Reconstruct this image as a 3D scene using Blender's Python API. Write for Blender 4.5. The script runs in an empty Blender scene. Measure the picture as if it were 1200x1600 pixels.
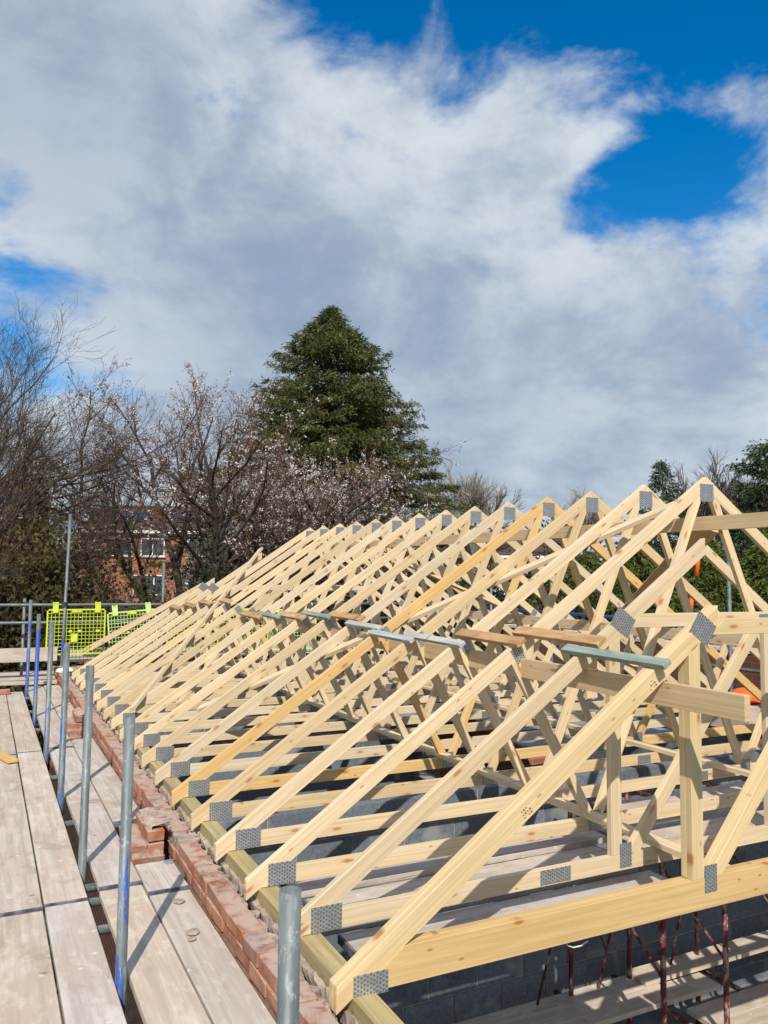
import bpy, bmesh, math, random
import numpy as np
from mathutils import Vector, Matrix

SC = bpy.context.scene
COL = SC.collection
CZ = 4.0                      # camera height over the ground; the survey below is relative to the lens

# ------------------------------------------------------------------ camera
def make_camera():
    cd = bpy.data.cameras.new('camera'); ob = bpy.data.objects.new('camera', cd); COL.objects.link(ob)
    p, y, r = .0778, .4643, .0120
    fw = Vector((math.sin(y)*math.cos(p), math.cos(y)*math.cos(p), math.sin(p)))
    rt = Vector((math.cos(y), -math.sin(y), 0)); up = rt.cross(fw)
    r2 = rt*math.cos(r) + up*math.sin(r); u2 = up*math.cos(r) - rt*math.sin(r)
    m = Matrix((r2, u2, -fw)).transposed().to_4x4(); m.translation = Vector((0, 0, CZ))
    ob.matrix_world = m
    cd.sensor_fit = 'VERTICAL'; cd.sensor_height = 36; cd.lens = 1240.787/1600*36
    cd.clip_start = .05; cd.clip_end = 3000
    SC.camera = ob
make_camera()

# ------------------------------------------------------------------ light
SUN_EL = math.radians(43); SUN_H = Vector((-.423, -.906, 0)).normalized()
SUN_DIR = SUN_H*math.cos(SUN_EL) + Vector((0, 0, math.sin(SUN_EL)))
sl = bpy.data.lights.new('sun', 'SUN'); sl.energy = 4.7; sl.angle = math.radians(.53); sl.color = (1, .93, .82)
so = bpy.data.objects.new('sun', sl); COL.objects.link(so); so.location = (-20, -40, 45)
so.rotation_euler = (-SUN_DIR).to_track_quat('-Z', 'Y').to_euler()
SC.view_settings.view_transform = 'Standard'; SC.view_settings.look = 'None'
SC.view_settings.exposure = .03; SC.view_settings.gamma = 1; SC.view_settings.use_curve_mapping = False

class NT:
    """short-hand for node trees"""
    def __init__(s, tree): s.t = tree; s.n = tree.nodes; s.l = tree.links
    def add(s, typ, **kw):
        n = s.n.new(typ)
        for k, v in kw.items(): setattr(n, k, v)
        return n
    def link(s, a, b): s.l.new(a, b)
    def val(s, sock, v):
        if isinstance(v, bpy.types.NodeSocket): s.l.new(v, sock)
        elif v is not None: sock.default_value = v
    def math(s, op, a, b=None, c=None, clamp=False):
        n = s.add('ShaderNodeMath', operation=op, use_clamp=clamp)
        s.val(n.inputs[0], a); s.val(n.inputs[1], b); s.val(n.inputs[2], c); return n.outputs[0]
    def vmath(s, op, a, b=None):
        n = s.add('ShaderNodeVectorMath', operation=op)
        s.val(n.inputs[0], a); s.val(n.inputs[1], b)
        return n.outputs['Value'] if op in ('DOT_PRODUCT', 'LENGTH') else n.outputs[0]
    def mapr(s, v, a, b, c=0., d=1., smooth=True):
        n = s.add('ShaderNodeMapRange', interpolation_type='SMOOTHSTEP' if smooth else 'LINEAR')
        s.val(n.inputs[0], v); n.inputs[1].default_value = a; n.inputs[2].default_value = b
        n.inputs[3].default_value = c; n.inputs[4].default_value = d; return n.outputs[0]
    def mix(s, f, a, b, mode='MIX'):
        n = s.add('ShaderNodeMix', data_type='RGBA', blend_type=mode)
        s.val(n.inputs[0], f); s.val(n.inputs[6], c4(a)); s.val(n.inputs[7], c4(b)); return n.outputs[2]
    def noise(s, vec, scale, detail=4, rough=.5, dist=0.):
        n = s.add('ShaderNodeTexNoise'); s.val(n.inputs['Vector'], vec)
        n.inputs['Scale'].default_value = scale; n.inputs['Detail'].default_value = detail
        n.inputs['Roughness'].default_value = rough; n.inputs['Distortion'].default_value = dist
        return n.outputs[0]
    def voro(s, vec, scale, feature='F1'):
        n = s.add('ShaderNodeTexVoronoi', feature=feature); s.val(n.inputs['Vector'], vec)
        n.inputs['Scale'].default_value = scale; return n
    def scalev(s, vec, sc):
        n = s.add('ShaderNodeMapping'); s.val(n.inputs[0], vec); n.inputs[3].default_value = sc; return n.outputs[0]
def c4(c):
    if isinstance(c, (tuple, list)): return (c[0], c[1], c[2], 1)
    return c

SKY_SEED = (3.7, 1.2, .6)
def make_world():
    w = bpy.data.worlds.new('World'); SC.world = w; w.use_nodes = True
    t = NT(w.node_tree); t.n.clear()
    out = t.add('ShaderNodeOutputWorld'); bg = t.add('ShaderNodeBackground')
    t.link(bg.outputs[0], out.inputs[0]); bg.inputs[1].default_value = .1
    sky = t.add('ShaderNodeTexSky', sky_type='NISHITA'); sky.sun_disc = False
    sky.sun_elevation = SUN_EL; sky.sun_rotation = math.atan2(SUN_H.x, SUN_H.y)
    sky.air_density = 1.0; sky.dust_density = .4; sky.ozone_density = 3.0
    hs = t.add('ShaderNodeHueSaturation'); hs.inputs['Saturation'].default_value = 1.45; hs.inputs['Value'].default_value = 1.5
    t.link(sky.outputs[0], hs.inputs['Color'])
    d = t.add('ShaderNodeTexCoord').outputs['Generated']
    sx = t.add('ShaderNodeSeparateXYZ'); t.link(d, sx.inputs[0])
    z = t.math('MAXIMUM', sx.outputs[2], 0.0)
    # cloud space: flattened towards the horizon
    cx = t.add('ShaderNodeCombineXYZ'); t.link(sx.outputs[0], cx.inputs[0]); t.link(sx.outputs[1], cx.inputs[1])
    t.link(t.math('MULTIPLY', t.math('POWER', z, .75), 1.55), cx.inputs[2])
    uv = cx.outputs[0]
    off = t.vmath('ADD', uv, SKY_SEED)
    n1 = t.noise(off, 4.6, 13, .60, .35)
    n2 = t.noise(off, 1.9, 3, .5, .2)
    mp = t.add('ShaderNodeMapping'); t.link(off, mp.inputs[0]); mp.inputs[2].default_value = (.5, .35, .2); mp.inputs[3].default_value = (3.0, 10.0, 10.0)
    n5 = t.noise(mp.outputs[0], 1.0, 9, .62, .6)
    field = t.math('ADD', t.math('MULTIPLY', t.math('SUBTRACT', n1, .5), 2.05), t.math('MULTIPLY', t.math('SUBTRACT', n2, .5), .5))
    field = t.math('ADD', field, t.math('MULTIPLY', t.math('SUBTRACT', n5, .5), .45))
    # the deck thins overhead; a few broad openings and banks: direction, radius in degrees, weight
    field = t.math('ADD', field, t.mapr(z, .44, .66, .66, .40))
    for c, r, a in [((-0.049, 0.94, 0.337), 9.0, -0.50), ((0.739, 0.512, 0.438), 15.0, -0.26), ((0.37, 0.693, 0.619), 12.0, -0.40), ((0.581, 0.582, 0.569), 10.0, -0.28), ((0.012, 0.839, 0.544), 14.0, 0.26), ((0.347, 0.836, 0.424), 18.0, 0.26), ((0.191, 0.854, 0.483), 4.5, -0.26), ((0.644, 0.644, 0.414), 5.0, -0.30), ((0.44, 0.742, 0.506), 3.2, -0.20), ((0.606, 0.787, 0.112), 4.0, -0.22), ((0.539, 0.8, 0.265), 22.0, 0.18), ((0.503, 0.63, 0.592), 4.0, 0.14)]:
        dp = t.vmath('DOT_PRODUCT', d, tuple(Vector(c).normalized()))
        field = t.math('ADD', field, t.mapr(dp, math.cos(math.radians(r*1.3)), 1, 0, a))
    cov = t.mapr(field, .18, .62)
    # cloud body: grey bases, lit shoulders
    n3 = t.noise(t.vmath('ADD', uv, (.03, .05, .12)), 5.0, 9, .58, .3)
    n4 = t.noise(uv, 11, 8, .6, .2)
    lum = t.math('ADD', t.math('ADD', t.math('MULTIPLY', n3, .62), t.math('MULTIPLY', n4, .26)), t.math('MULTIPLY', n5, .12))
    lum = t.mapr(lum, .38, .61)
    ccol = t.mix(lum, (3.5, 4.25, 5.5), (6.9, 7.5, 8.0))
    # thick banks seen from below go grey-blue
    for c, r, k in [((0.006, 0.84, 0.542), 13, .5), ((0.404, 0.882, 0.242), 16, .38), ((0.662, 0.723, 0.2), 12, .3), ((0.208, 0.931, 0.299), 14, .3)]:
        dp = t.vmath('DOT_PRODUCT', d, tuple(Vector(c).normalized()))
        ccol = t.mix(t.mapr(dp, math.cos(math.radians(r)), math.cos(math.radians(r*.2)), 0, k), ccol, (2.5, 3.3, 4.7))
    skyc = t.mix(t.mapr(z, .34, .02, 0, .7), hs.outputs[0], (2.9, 5.0, 7.6))
    col = t.mix(t.math('MULTIPLY', cov, .96), skyc, ccol)
    t.link(col, bg.inputs[0])
make_world()

# ------------------------------------------------------------------ materials
MATS = {}
def new_mat(name):
    m = bpy.data.materials.new(name); m.use_nodes = True; t = NT(m.node_tree)
    b = m.node_tree.nodes['Principled BSDF']; MATS[name] = m
    return m, t, b
def set_bump(t, b, h, strength=.3, dist=.01):
    n = t.add('ShaderNodeBump'); n.inputs['Strength'].default_value = strength; n.inputs['Distance'].default_value = dist
    t.link(h, n.inputs['Height']); t.link(n.outputs[0], b.inputs['Normal'])
def obj_coord(t, rnd=True):
    co = t.add('ShaderNodeTexCoord').outputs['Object']
    oi = t.add('ShaderNodeObjectInfo')
    if rnd:
        cb = t.add('ShaderNodeCombineXYZ'); v = t.math('MULTIPLY', oi.outputs['Random'], 37.)
        for i in range(3): t.link(v, cb.inputs[i])
        co = t.vmath('ADD', co, cb.outputs[0])
    return co, oi

def mat_wood(name, base, dark, knots=.06, grain=(1.4, 34, 60), rough=.62, bump=.25):
    m, t, b = new_mat(name); co, oi = obj_coord(t)
    g = t.noise(t.scalev(co, grain), 1, 5, .62, .6)
    g2 = t.noise(t.scalev(co, (.5, 9, 14)), 1, 3, .5, .8)
    col = t.mix(t.mapr(g, .36, .70), dark, base)
    col = t.mix(t.math('MULTIPLY', t.mapr(g2, .42, .75), .35), col, (min(1, base[0]*1.15), base[1]*1.06, base[2]*.92))
    if knots:
        sk = t.add('ShaderNodeSeparateXYZ'); t.link(co, sk.inputs[0])
        def face(a, c):
            cb = t.add('ShaderNodeCombineXYZ'); t.link(t.math('MULTIPLY', sk.outputs[0], a), cb.inputs[0]); t.link(t.math('MULTIPLY', sk.outputs[2], c), cb.inputs[1])
            v = t.add('ShaderNodeTexVoronoi', voronoi_dimensions='2D', feature='F1'); t.link(cb.outputs[0], v.inputs['Vector']); v.inputs['Scale'].default_value = 1; return v
        vo = face(2.6, 8.)
        dist = t.math('ADD', vo.outputs['Distance'], t.math('MULTIPLY', t.noise(co, 30, 2), .05))
        k = t.mapr(dist, knots, knots + .07, 1, 0)
        sc = t.add('ShaderNodeSeparateColor'); t.link(vo.outputs['Color'], sc.inputs[0])
        keep = t.math('GREATER_THAN', sc.outputs[0], .45)
        halo = t.math('MULTIPLY', t.mapr(dist, knots, knots + .22, 1, 0), keep)
        col = t.mix(t.math('MULTIPLY', halo, .35), col, (base[0]*.82, base[1]*.62, base[2]*.42))
        col = t.mix(t.math('MULTIPLY', t.math('MULTIPLY', k, keep), .8), col, (base[0]*.48, base[1]*.28, base[2]*.16))
        # pin knots and handling marks
        v2 = face(6., 15.); s2 = t.add('ShaderNodeSeparateColor'); t.link(v2.outputs['Color'], s2.inputs[0])
        pin = t.math('MULTIPLY', t.mapr(v2.outputs['Distance'], .05, .11, 1, 0), t.math('GREATER_THAN', s2.outputs[1], .82))
        col = t.mix(t.math('MULTIPLY', pin, .7), col, (base[0]*.45, base[1]*.30, base[2]*.2))
        ln = t.noise(t.scalev(co, (.35, 3, 75)), 1, 3, .5, .4)
        col = t.mix(t.math('MULTIPLY', t.mapr(ln, .60, .68), .40), col, (base[0]*.68, base[1]*.56, base[2]*.42))
        sm = t.noise(t.scalev(co, (2.2, 4, 4)), 1, 5, .6)
        col = t.mix(t.math('MULTIPLY', t.mapr(sm, .52, .72), .30), col, (base[0]*.80, base[1]*.78, base[2]*.74))
    col = t.mix(1, col, oi.outputs['Color'], 'MULTIPLY')
    t.link(col, b.inputs['Base Color']); b.inputs['Roughness'].default_value = rough
    b.inputs['Specular IOR Level'].default_value = .25
    set_bump(t, b, g, bump, .002)
    return m
mat_wood('timber', (.70, .575, .395), (.58, .455, .285))
mat_wood('treated_timber', (.50, .41, .225), (.33, .27, .14), knots=.04)
mat_wood('rough_brown_timber', (.58, .37, .19), (.36, .205, .095), knots=.05, grain=(4, 20, 30), bump=.8)
mat_wood('green_timber', (.36, .42, .36), (.20, .255, .21), knots=.03, grain=(3, 26, 40), bump=.6)
mat_wood('grey_timber', (.50, .52, .51), (.30, .33, .34), knots=.03, grain=(2, 22, 40), bump=.5)

def mat_board(name, base, dark, dirt):
    m, t, b = new_mat(name); co, oi = obj_coord(t)
    g = t.noise(t.scalev(co, (1.2, 26, 26)), 1, 6, .65, .5)
    col = t.mix(t.mapr(g, .33, .66), dark, base)
    st = t.noise(t.scalev(co, (1.6, 4, 4)), 1, 6, .6, .5)
    col = t.mix(t.math('MULTIPLY', t.mapr(st, .46, .66), .65), col, dirt)
    st2 = t.noise(t.scalev(co, (5, 9, 9)), 1, 8, .7, .2)
    col = t.mix(t.math('MULTIPLY', t.mapr(st2, .50, .64), .5), col, (base[0]*1.18, base[1]*1.2, base[2]*1.2))
    mud = t.noise(t.scalev(co, (2.3, 3.4, 3)), 1, 9, .68, .4)
    col = t.mix(t.math('MULTIPLY', t.mapr(mud, .54, .66), .5), col, (dark[0]*.72, dark[1]*.68, dark[2]*.64))
    sp = t.voro(t.scalev(co, (16, 16, 16)), 1); ss = t.add('ShaderNodeSeparateColor'); t.link(sp.outputs['Color'], ss.inputs[0])
    col = t.mix(t.math('MULTIPLY', t.math('MULTIPLY', t.mapr(sp.outputs['Distance'], .10, .30, 1, 0), t.math('GREATER_THAN', ss.outputs[0], .86)), .7), col, (base[0]*1.25, base[1]*1.25, base[2]*1.25))
    # long drying checks
    cr = t.noise(t.scalev(co, (.55, 17, 17)), 1, 2, .5, .3)
    crack = t.math('ABSOLUTE', t.math('SUBTRACT', cr, .5))
    gate = t.mapr(t.noise(t.scalev(co, (1.1, 3, 3)), 1, 2), .55, .62)
    ck = t.math('MULTIPLY', t.mapr(crack, .0, .007, 1, 0), gate)
    col = t.mix(t.math('MULTIPLY', ck, .75), col, (.12, .09, .07))
    pt = t.voro(t.scalev(co, (7, 7, 7)), 1)
    ps = t.add('ShaderNodeSeparateColor'); t.link(pt.outputs['Color'], ps.inputs[0])
    spot = t.math('MULTIPLY', t.mapr(pt.outputs['Distance'], .05, .14, 1, 0), t.math('GREATER_THAN', ps.outputs[0], .8))
    col = t.mix(t.math('MULTIPLY', spot, .6), col, (.17, .13, .10))
    col = t.mix(1, col, oi.outputs['Color'], 'MULTIPLY')
    t.link(col, b.inputs['Base Color']); b.inputs['Roughness'].default_value = .9
    b.inputs['Specular IOR Level'].default_value = .1
    h = t.math('SUBTRACT', t.math('ADD', g, t.math('MULTIPLY', st2, .8)), t.math('MULTIPLY', ck, 2.))
    set_bump(t, b, h, .35, .004)
    return m
mat_board('scaffold_board', (.57, .505, .435), (.44, .375, .315), (.46, .355, .285))
mat_board('grey_board', (.36, .35, .33), (.25, .24, .225), (.30, .26, .23))

def mat_plate():
    m, t, b = new_mat('galvanised_plate'); co = t.add('ShaderNodeTexCoord').outputs['Object']
    n = t.noise(co, 30, 4); v = t.voro(co, 90)
    sc = t.add('ShaderNodeSeparateColor'); t.link(v.outputs['Color'], sc.inputs[0])
    col = t.mix(t.math('ADD', t.math('MULTIPLY', n, .6), t.math('MULTIPLY', sc.outputs[0], .4)), (.36, .39, .42), (.68, .71, .74))
    t.link(col, b.inputs['Base Color']); b.inputs['Metallic'].default_value = .75; b.inputs['Roughness'].default_value = .38
    m, t, b = new_mat('slot_shadow'); b.inputs['Base Color'].default_value = (.12, .105, .09, 1); b.inputs['Roughness'].default_value = .9
mat_plate()

def mat_steel():
    for name, paint in (('galvanised_tube', .0), ('painted_tube', .55), ('blue_tube', .9), ('worn_blue_tube', .36)):
        m, t, b = new_mat(name); co, oi = obj_coord(t)
        n = t.noise(t.scalev(co, (14, 14, 3)), 1, 6, .65); n2 = t.noise(t.scalev(co, (60, 60, 18)), 1, 3)
        col = t.mix(t.mapr(n, .35, .65), (.095, .118, .125), (.18, .21, .215))
        col = t.mix(t.math('MULTIPLY', t.mapr(n2, .56, .66), .45), col, (.30, .35, .36))
        sp_ = t.noise(t.scalev(co, (45, 45, 30)), 1, 5, .7)
        col = t.mix(t.math('MULTIPLY', t.mapr(sp_, .60, .68), .6), col, (.42, .42, .40)); col = t.mix(t.math('MULTIPLY', t.mapr(sp_, .38, .30), .5), col, (.12, .07, .045))
        if paint:
            p = t.noise(t.scalev(co, (17, 17, 2.1)), 1, 7, .7, .5)
            mask = t.mapr(p, .62 - paint*.3, .66 - paint*.3)
            if paint < .6:      # only the lower end of these tubes was ever painted
                sz = t.add('ShaderNodeSeparateXYZ'); t.link(t.add('ShaderNodeTexCoord').outputs['Object'], sz.inputs[0])
                zz = t.math('ADD', sz.outputs[2], t.math('MULTIPLY', t.noise(co, 9, 3), .5))
                lim = 3.05 if paint < .4 else 3.45
                mask = t.math('MULTIPLY', mask, t.mapr(zz, lim, lim + .12, 1, 0))
            col = t.mix(mask, col, (.028, .085, .34))
        t.link(col, b.inputs['Base Color']); b.inputs['Metallic'].default_value = .1; b.inputs['Roughness'].default_value = .5
        set_bump(t, b, n2, .12, .002)
    m, t, b = new_mat('red_steel'); co, oi = obj_coord(t)
    n = t.noise(t.scalev(co, (22, 22, 9)), 1, 6, .7)
    col = t.mix(t.mapr(n, .50, .62), (.115, .016, .018), (.42, .30, .26))
    t.link(col, b.inputs['Base Color']); b.inputs['Roughness'].default_value = .6
mat_steel()

def mat_brick():
    m, t, b = new_mat('brick_clay'); co, oi = obj_coord(t)
    n = t.noise(co, 26, 6, .65); n2 = t.noise(co, 9, 5, .6, .5)
    r = t.add('ShaderNodeValToRGB'); e = r.color_ramp.elements
    e[0].position = 0; e[0].color = (.33, .11, .058, 1); e[1].position = 1; e[1].color = (.40, .165, .09, 1)
    x = e.new(.4); x.color = (.42, .135, .055, 1); x = e.new(.72); x.color = (.25, .095, .065, 1)
    t.link(oi.outputs['Random'], r.inputs[0])
    col = t.mix(t.math('MULTIPLY', t.mapr(n, .4, .7), .4), r.outputs[0], (.20, .075, .05))
    # mortar smear and dust, heaviest on the bedding (top) faces as the trowel left it
    ge = t.add('ShaderNodeNewGeometry'); sn = t.add('ShaderNodeSeparateXYZ'); t.link(ge.outputs['Normal'], sn.inputs[0])
    top = t.mapr(sn.outputs[2], .4, .9)
    smear = t.math('MULTIPLY', t.mapr(n2, .30, .56), t.math('ADD', t.math('MULTIPLY', top, .60), .30))
    col = t.mix(smear, col, (.475, .365, .295))
    t.link(col, b.inputs['Base Color']); b.inputs['Roughness'].default_value = .92
    b.inputs['Specular IOR Level'].default_value = .1
    set_bump(t, b, t.math('ADD', n, n2), .7, .006)
    m, t, b = new_mat('mortar'); co, oi = obj_coord(t, False)
    n = t.noise(co, 18, 8, .7); col = t.mix(t.mapr(n, .3, .7), (.27, .20, .16), (.47, .38, .31))
    t.link(col, b.inputs['Base Color']); b.inputs['Roughness'].default_value = .95; set_bump(t, b, n, .8, .012)
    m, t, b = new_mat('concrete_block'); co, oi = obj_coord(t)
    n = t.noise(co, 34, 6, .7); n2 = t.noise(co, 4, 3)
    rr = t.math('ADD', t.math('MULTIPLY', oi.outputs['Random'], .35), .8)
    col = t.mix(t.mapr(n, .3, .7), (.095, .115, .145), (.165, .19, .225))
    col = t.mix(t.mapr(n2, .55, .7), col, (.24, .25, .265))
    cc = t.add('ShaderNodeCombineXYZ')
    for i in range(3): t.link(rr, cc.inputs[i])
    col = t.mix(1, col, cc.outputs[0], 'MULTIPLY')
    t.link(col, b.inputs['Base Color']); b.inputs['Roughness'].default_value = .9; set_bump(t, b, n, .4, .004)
    for nm_, k_ in (('far_brickwork', 1.), ('shade_tinted_brickwork', .38)):  # second copy: same brick, all colours darkened to paint in shade
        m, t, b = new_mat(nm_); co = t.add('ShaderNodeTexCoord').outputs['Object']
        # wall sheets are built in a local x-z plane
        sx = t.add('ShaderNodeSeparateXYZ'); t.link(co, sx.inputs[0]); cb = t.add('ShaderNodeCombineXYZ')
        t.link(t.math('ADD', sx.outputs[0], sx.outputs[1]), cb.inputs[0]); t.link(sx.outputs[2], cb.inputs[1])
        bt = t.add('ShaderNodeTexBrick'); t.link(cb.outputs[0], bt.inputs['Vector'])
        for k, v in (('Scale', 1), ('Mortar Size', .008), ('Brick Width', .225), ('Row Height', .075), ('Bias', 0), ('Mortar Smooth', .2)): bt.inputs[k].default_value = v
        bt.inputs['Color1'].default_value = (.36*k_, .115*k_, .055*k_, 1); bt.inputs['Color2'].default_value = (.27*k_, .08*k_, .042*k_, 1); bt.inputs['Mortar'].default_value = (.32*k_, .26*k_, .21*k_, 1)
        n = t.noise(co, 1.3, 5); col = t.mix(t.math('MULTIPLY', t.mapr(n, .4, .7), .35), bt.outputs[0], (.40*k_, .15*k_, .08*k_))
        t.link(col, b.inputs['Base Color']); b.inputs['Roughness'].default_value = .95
mat_brick()

def mat_plain(name, col, rough=.7, metal=0., noise=.25, scale=12, spec=.3):
    m, t, b = new_mat(name); co, oi = obj_coord(t)
    n = t.noise(co, scale, 5, .6)
    c = t.mix(t.mapr(n, .3, .7), tuple(x*(1 - noise) for x in col), tuple(min(1, x*(1 + noise)) for x in col))
    t.link(c, b.inputs['Base Color']); b.inputs['Roughness'].default_value = rough; b.inputs['Metallic'].default_value = metal
    b.inputs['Specular IOR Level'].default_value = spec
    return m
mat_plain('blue_paint', (.025, .07, .30), .6)
mat_plain('worn_band', (.13, .135, .155), .7, .1, .6, 14)
mat_plain('dark_steel', (.07, .065, .06), .55, .5, .4, 20)
mat_plain('ink', (.12, .10, .085), .8, 0, .4, 60)
mat_plain('yellow_plastic', (.56, .68, .075), .45, 0, .12)
mat_plain('pale_yellow_plastic', (.60, .78, .26), .45, 0, .12)
mat_plain('white_plastic', (.78, .78, .76), .4, 0, .06, 4)
mat_plain('orange_plastic', (.78, .13, .02), .45, 0, .1)
mat_plain('grey_sheet', (.20, .235, .27), .6, 0, .2, 6)
mat_plain('wall_coping', (.55, .50, .45), .9)
mat_plain('roof_tile', (.105, .065, .05), .85, 0, .35, 5)
mat_plain('solar_cell', (.02, .03, .07), .15, 0, .2, 3, .5)
mat_plain('window_glass', (.05, .065, .08), .06, 0, .3, 2, .6)
mat_plain('bark', (.085, .062, .05), .9, 0, .4, 9)
mat_plain('cherry_bark', (.06, .045, .037), .85, 0, .4, 9)
mat_plain('grey_bark', (.20, .18, .155), .9, 0, .35, 9)
mat_plain('brown_twig', (.088, .064, .048), .9, 0, .35, 3)
mat_plain('cherry_twig', (.125, .08, .058), .9, 0, .35, 3)
mat_plain('pale_twig', (.30, .27, .23), .9, 0, .3, 3)
mat_plain('spruce_bark', (.10, .07, .05), .9, 0, .4, 6)
mat_plain('concrete_floor', (.22, .215, .20), .9, 0, .25, 3)
mat_plain('dark_soil', (.065, .052, .042), .95, 0, .4, 2)

def mat_leaf(name, lo, hi, scale=1.2, trans=.18, rough=.6):
    m, t, b = new_mat(name)
    co = t.add('ShaderNodeTexCoord').outputs['Object']
    n = t.noise(co, scale, 4, .6); n2 = t.noise(co, scale*14, 2)
    f = t.mapr(t.math('ADD', t.math('MULTIPLY', n, .6), t.math('MULTIPLY', n2, .4)), .38, .62)
    col = t.mix(f, lo, hi)
    if name == 'spruce_needles':      # browned and yellowed boughs
        nb = t.noise(co, .9, 3, .5, .5); col = t.mix(t.math('MULTIPLY', t.mapr(nb, .56, .70), .38), col, (.15, .105, .045))
    t.link(col, b.inputs['Base Color']); b.inputs['Roughness'].default_value = rough
    b.inputs['Specular IOR Level'].default_value = .2
    tr = t.add('ShaderNodeBsdfTranslucent'); t.link(col, tr.inputs[0])
    ms = t.add('ShaderNodeMixShader'); ms.inputs[0].default_value = trans
    t.link(b.outputs[0], ms.inputs[1]); t.link(tr.outputs[0], ms.inputs[2])
    t.link(ms.outputs[0], m.node_tree.nodes['Material Output'].inputs[0])
mat_leaf('spruce_needles', (.045, .062, .018), (.145, .162, .050))
mat_leaf('dead_needles', (.10, .075, .035), (.19, .14, .07))
mat_leaf('pine_needles', (.028, .05, .022), (.08, .115, .045))
mat_leaf('cypress_scales', (.055, .085, .016), (.15, .19, .04))
mat_leaf('dark_evergreen', (.016, .028, .010), (.045, .062, .022))
mat_leaf('hedge_leaves', (.055, .052, .018), (.125, .10, .036))
mat_leaf('blossom', (.60, .55, .52), (.86, .83, .80), 2, .35)
mat_leaf('bronze_leaf', (.135, .062, .038), (.27, .14, .085), 2, .3)
mat_leaf('bud', (.10, .055, .038), (.19, .11, .07), 2, .1)
mat_leaf('dry_leaf', (.12, .075, .035), (.23, .145, .07), 2, .2)
mat_leaf('grass_blade', (.035, .06, .014), (.09, .12, .03), .3, .1)

# ------------------------------------------------------------------ mesh helpers
def obj(name, me, mat, parent=None, loc=(0, 0, 0), rot=(0, 0, 0), color=None):
    o = bpy.data.objects.new(name, me); COL.objects.link(o)
    if mat is not None and not me.materials: me.materials.append(MATS[mat])
    o.location = loc; o.rotation_euler = rot; o.parent = parent
    if color: o.color = (*color, 1)
    return o
def tag(o, label=None, cat=None, group=None, kind=None):
    if label: o['label'] = label
    if cat: o['category'] = cat
    if group: o['group'] = group
    if kind: o['kind'] = kind
    return o
def thing(name, label, cat, loc=(0, 0, 0), rot=(0, 0, 0), group=None):
    o = bpy.data.objects.new(name, None); COL.objects.link(o); o.empty_display_size = .2
    o.location = loc; o.rotation_euler = rot
    return tag(o, label, cat, group, 'thing' if cat else None)
def bm_mesh(bm, name, smooth=False):
    me = bpy.data.meshes.new(name); bm.normal_update(); bm.to_mesh(me); bm.free()
    if smooth: me.polygons.foreach_set('use_smooth', [True]*len(me.polygons))
    return me
def bevel(bm, w):
    if w: bmesh.ops.bevel(bm, geom=bm.edges[:], offset=w, segments=1, affect='EDGES', clamp_overlap=True)
BOXES = {}
def box_mesh(lx, ly, lz, bv=.002, rough=0., seed=0, key=''):
    """a box centred on its own origin, slightly broken edges; rough jitters its corners"""
    k = (round(lx, 4), round(ly, 4), round(lz, 4), bv, rough, seed, key)
    if k in BOXES: return BOXES[k]
    bm = bmesh.new(); bmesh.ops.create_cube(bm, size=1)
    rg = random.Random(seed)
    for v in bm.verts:
        v.co = Vector((v.co.x*lx, v.co.y*ly, v.co.z*lz))
        if rough: v.co += Vector([rg.uniform(-rough, rough) for _ in range(3)])
    bevel(bm, bv)
    BOXES[k] = bm_mesh(bm, 'box'); return BOXES[k]
def prism_mesh(poly, thick, bv=.0018):
    """polygon in the local x-z plane, front face at y=0, body towards +y"""
    bm = bmesh.new()
    a = sum(poly[i][0]*poly[(i+1) % len(poly)][1] - poly[(i+1) % len(poly)][0]*poly[i][1] for i in range(len(poly)))
    if a < 0: poly = poly[::-1]
    f = [bm.verts.new((x, 0, z)) for x, z in poly]; b = [bm.verts.new((x, thick, z)) for x, z in poly]
    bm.faces.new(f); bm.faces.new(b[::-1]); n = len(poly)
    for i in range(n): bm.faces.new((f[(i+1) % n], f[i], b[i], b[(i+1) % n]))
    bevel(bm, bv); return bm_mesh(bm, 'member')
def tube_mesh(r, L, sides=16, wall=.004):
    """a hollow tube standing on its origin along +z"""
    bm = bmesh.new(); ro, ri = [], []
    for z in (0, L):
        ro.append([bm.verts.new((r*math.cos(a), r*math.sin(a), z)) for a in [i*2*math.pi/sides for i in range(sides)]])
        ri.append([bm.verts.new(((r-wall)*math.cos(a), (r-wall)*math.sin(a), z)) for a in [i*2*math.pi/sides for i in range(sides)]])
    for i in range(sides):
        j = (i+1) % sides
        bm.faces.new((ro[0][i], ro[0][j], ro[1][j], ro[1][i])); bm.faces.new((ri[0][j], ri[0][i], ri[1][i], ri[1][j]))
        bm.faces.new((ro[1][i], ro[1][j], ri[1][j], ri[1][i])); bm.faces.new((ro[0][j], ro[0][i], ri[0][i], ri[0][j]))
    me = bm_mesh(bm, 'tube'); me.polygons.foreach_set('use_smooth', [abs(p.normal.z) < .5 for p in me.polygons]); return me
def P3(T, D, Z): return Vector((T, D, Z + CZ))
def span(name, mat, a, b, w, h, up=(0, 0, 1), color=None, parent=None, bv=.002):
    """a bar from a to b: local x along it, h along 'up', w across"""
    a = Vector(a); b = Vector(b); x = (b-a).normalized(); up = Vector(up)
    y = up.cross(x).normalized(); z = x.cross(y)
    o = obj(name, box_mesh((b-a).length, w, h, bv), mat, parent, color=color)
    m = Matrix((x, y, z)).transposed().to_4x4(); m.translation = (a+b)/2; o.matrix_world = m; return o
def rod(name, mat, a, b, r=.0242, sides=12, parent=None):
    a = Vector(a); b = Vector(b); d = b-a
    o = obj(name, tube_mesh(r, d.length, sides), mat, parent)
    q = d.to_track_quat('Z', 'Y').to_matrix().to_4x4(); q.translation = a; o.matrix_world = q; return o
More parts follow.
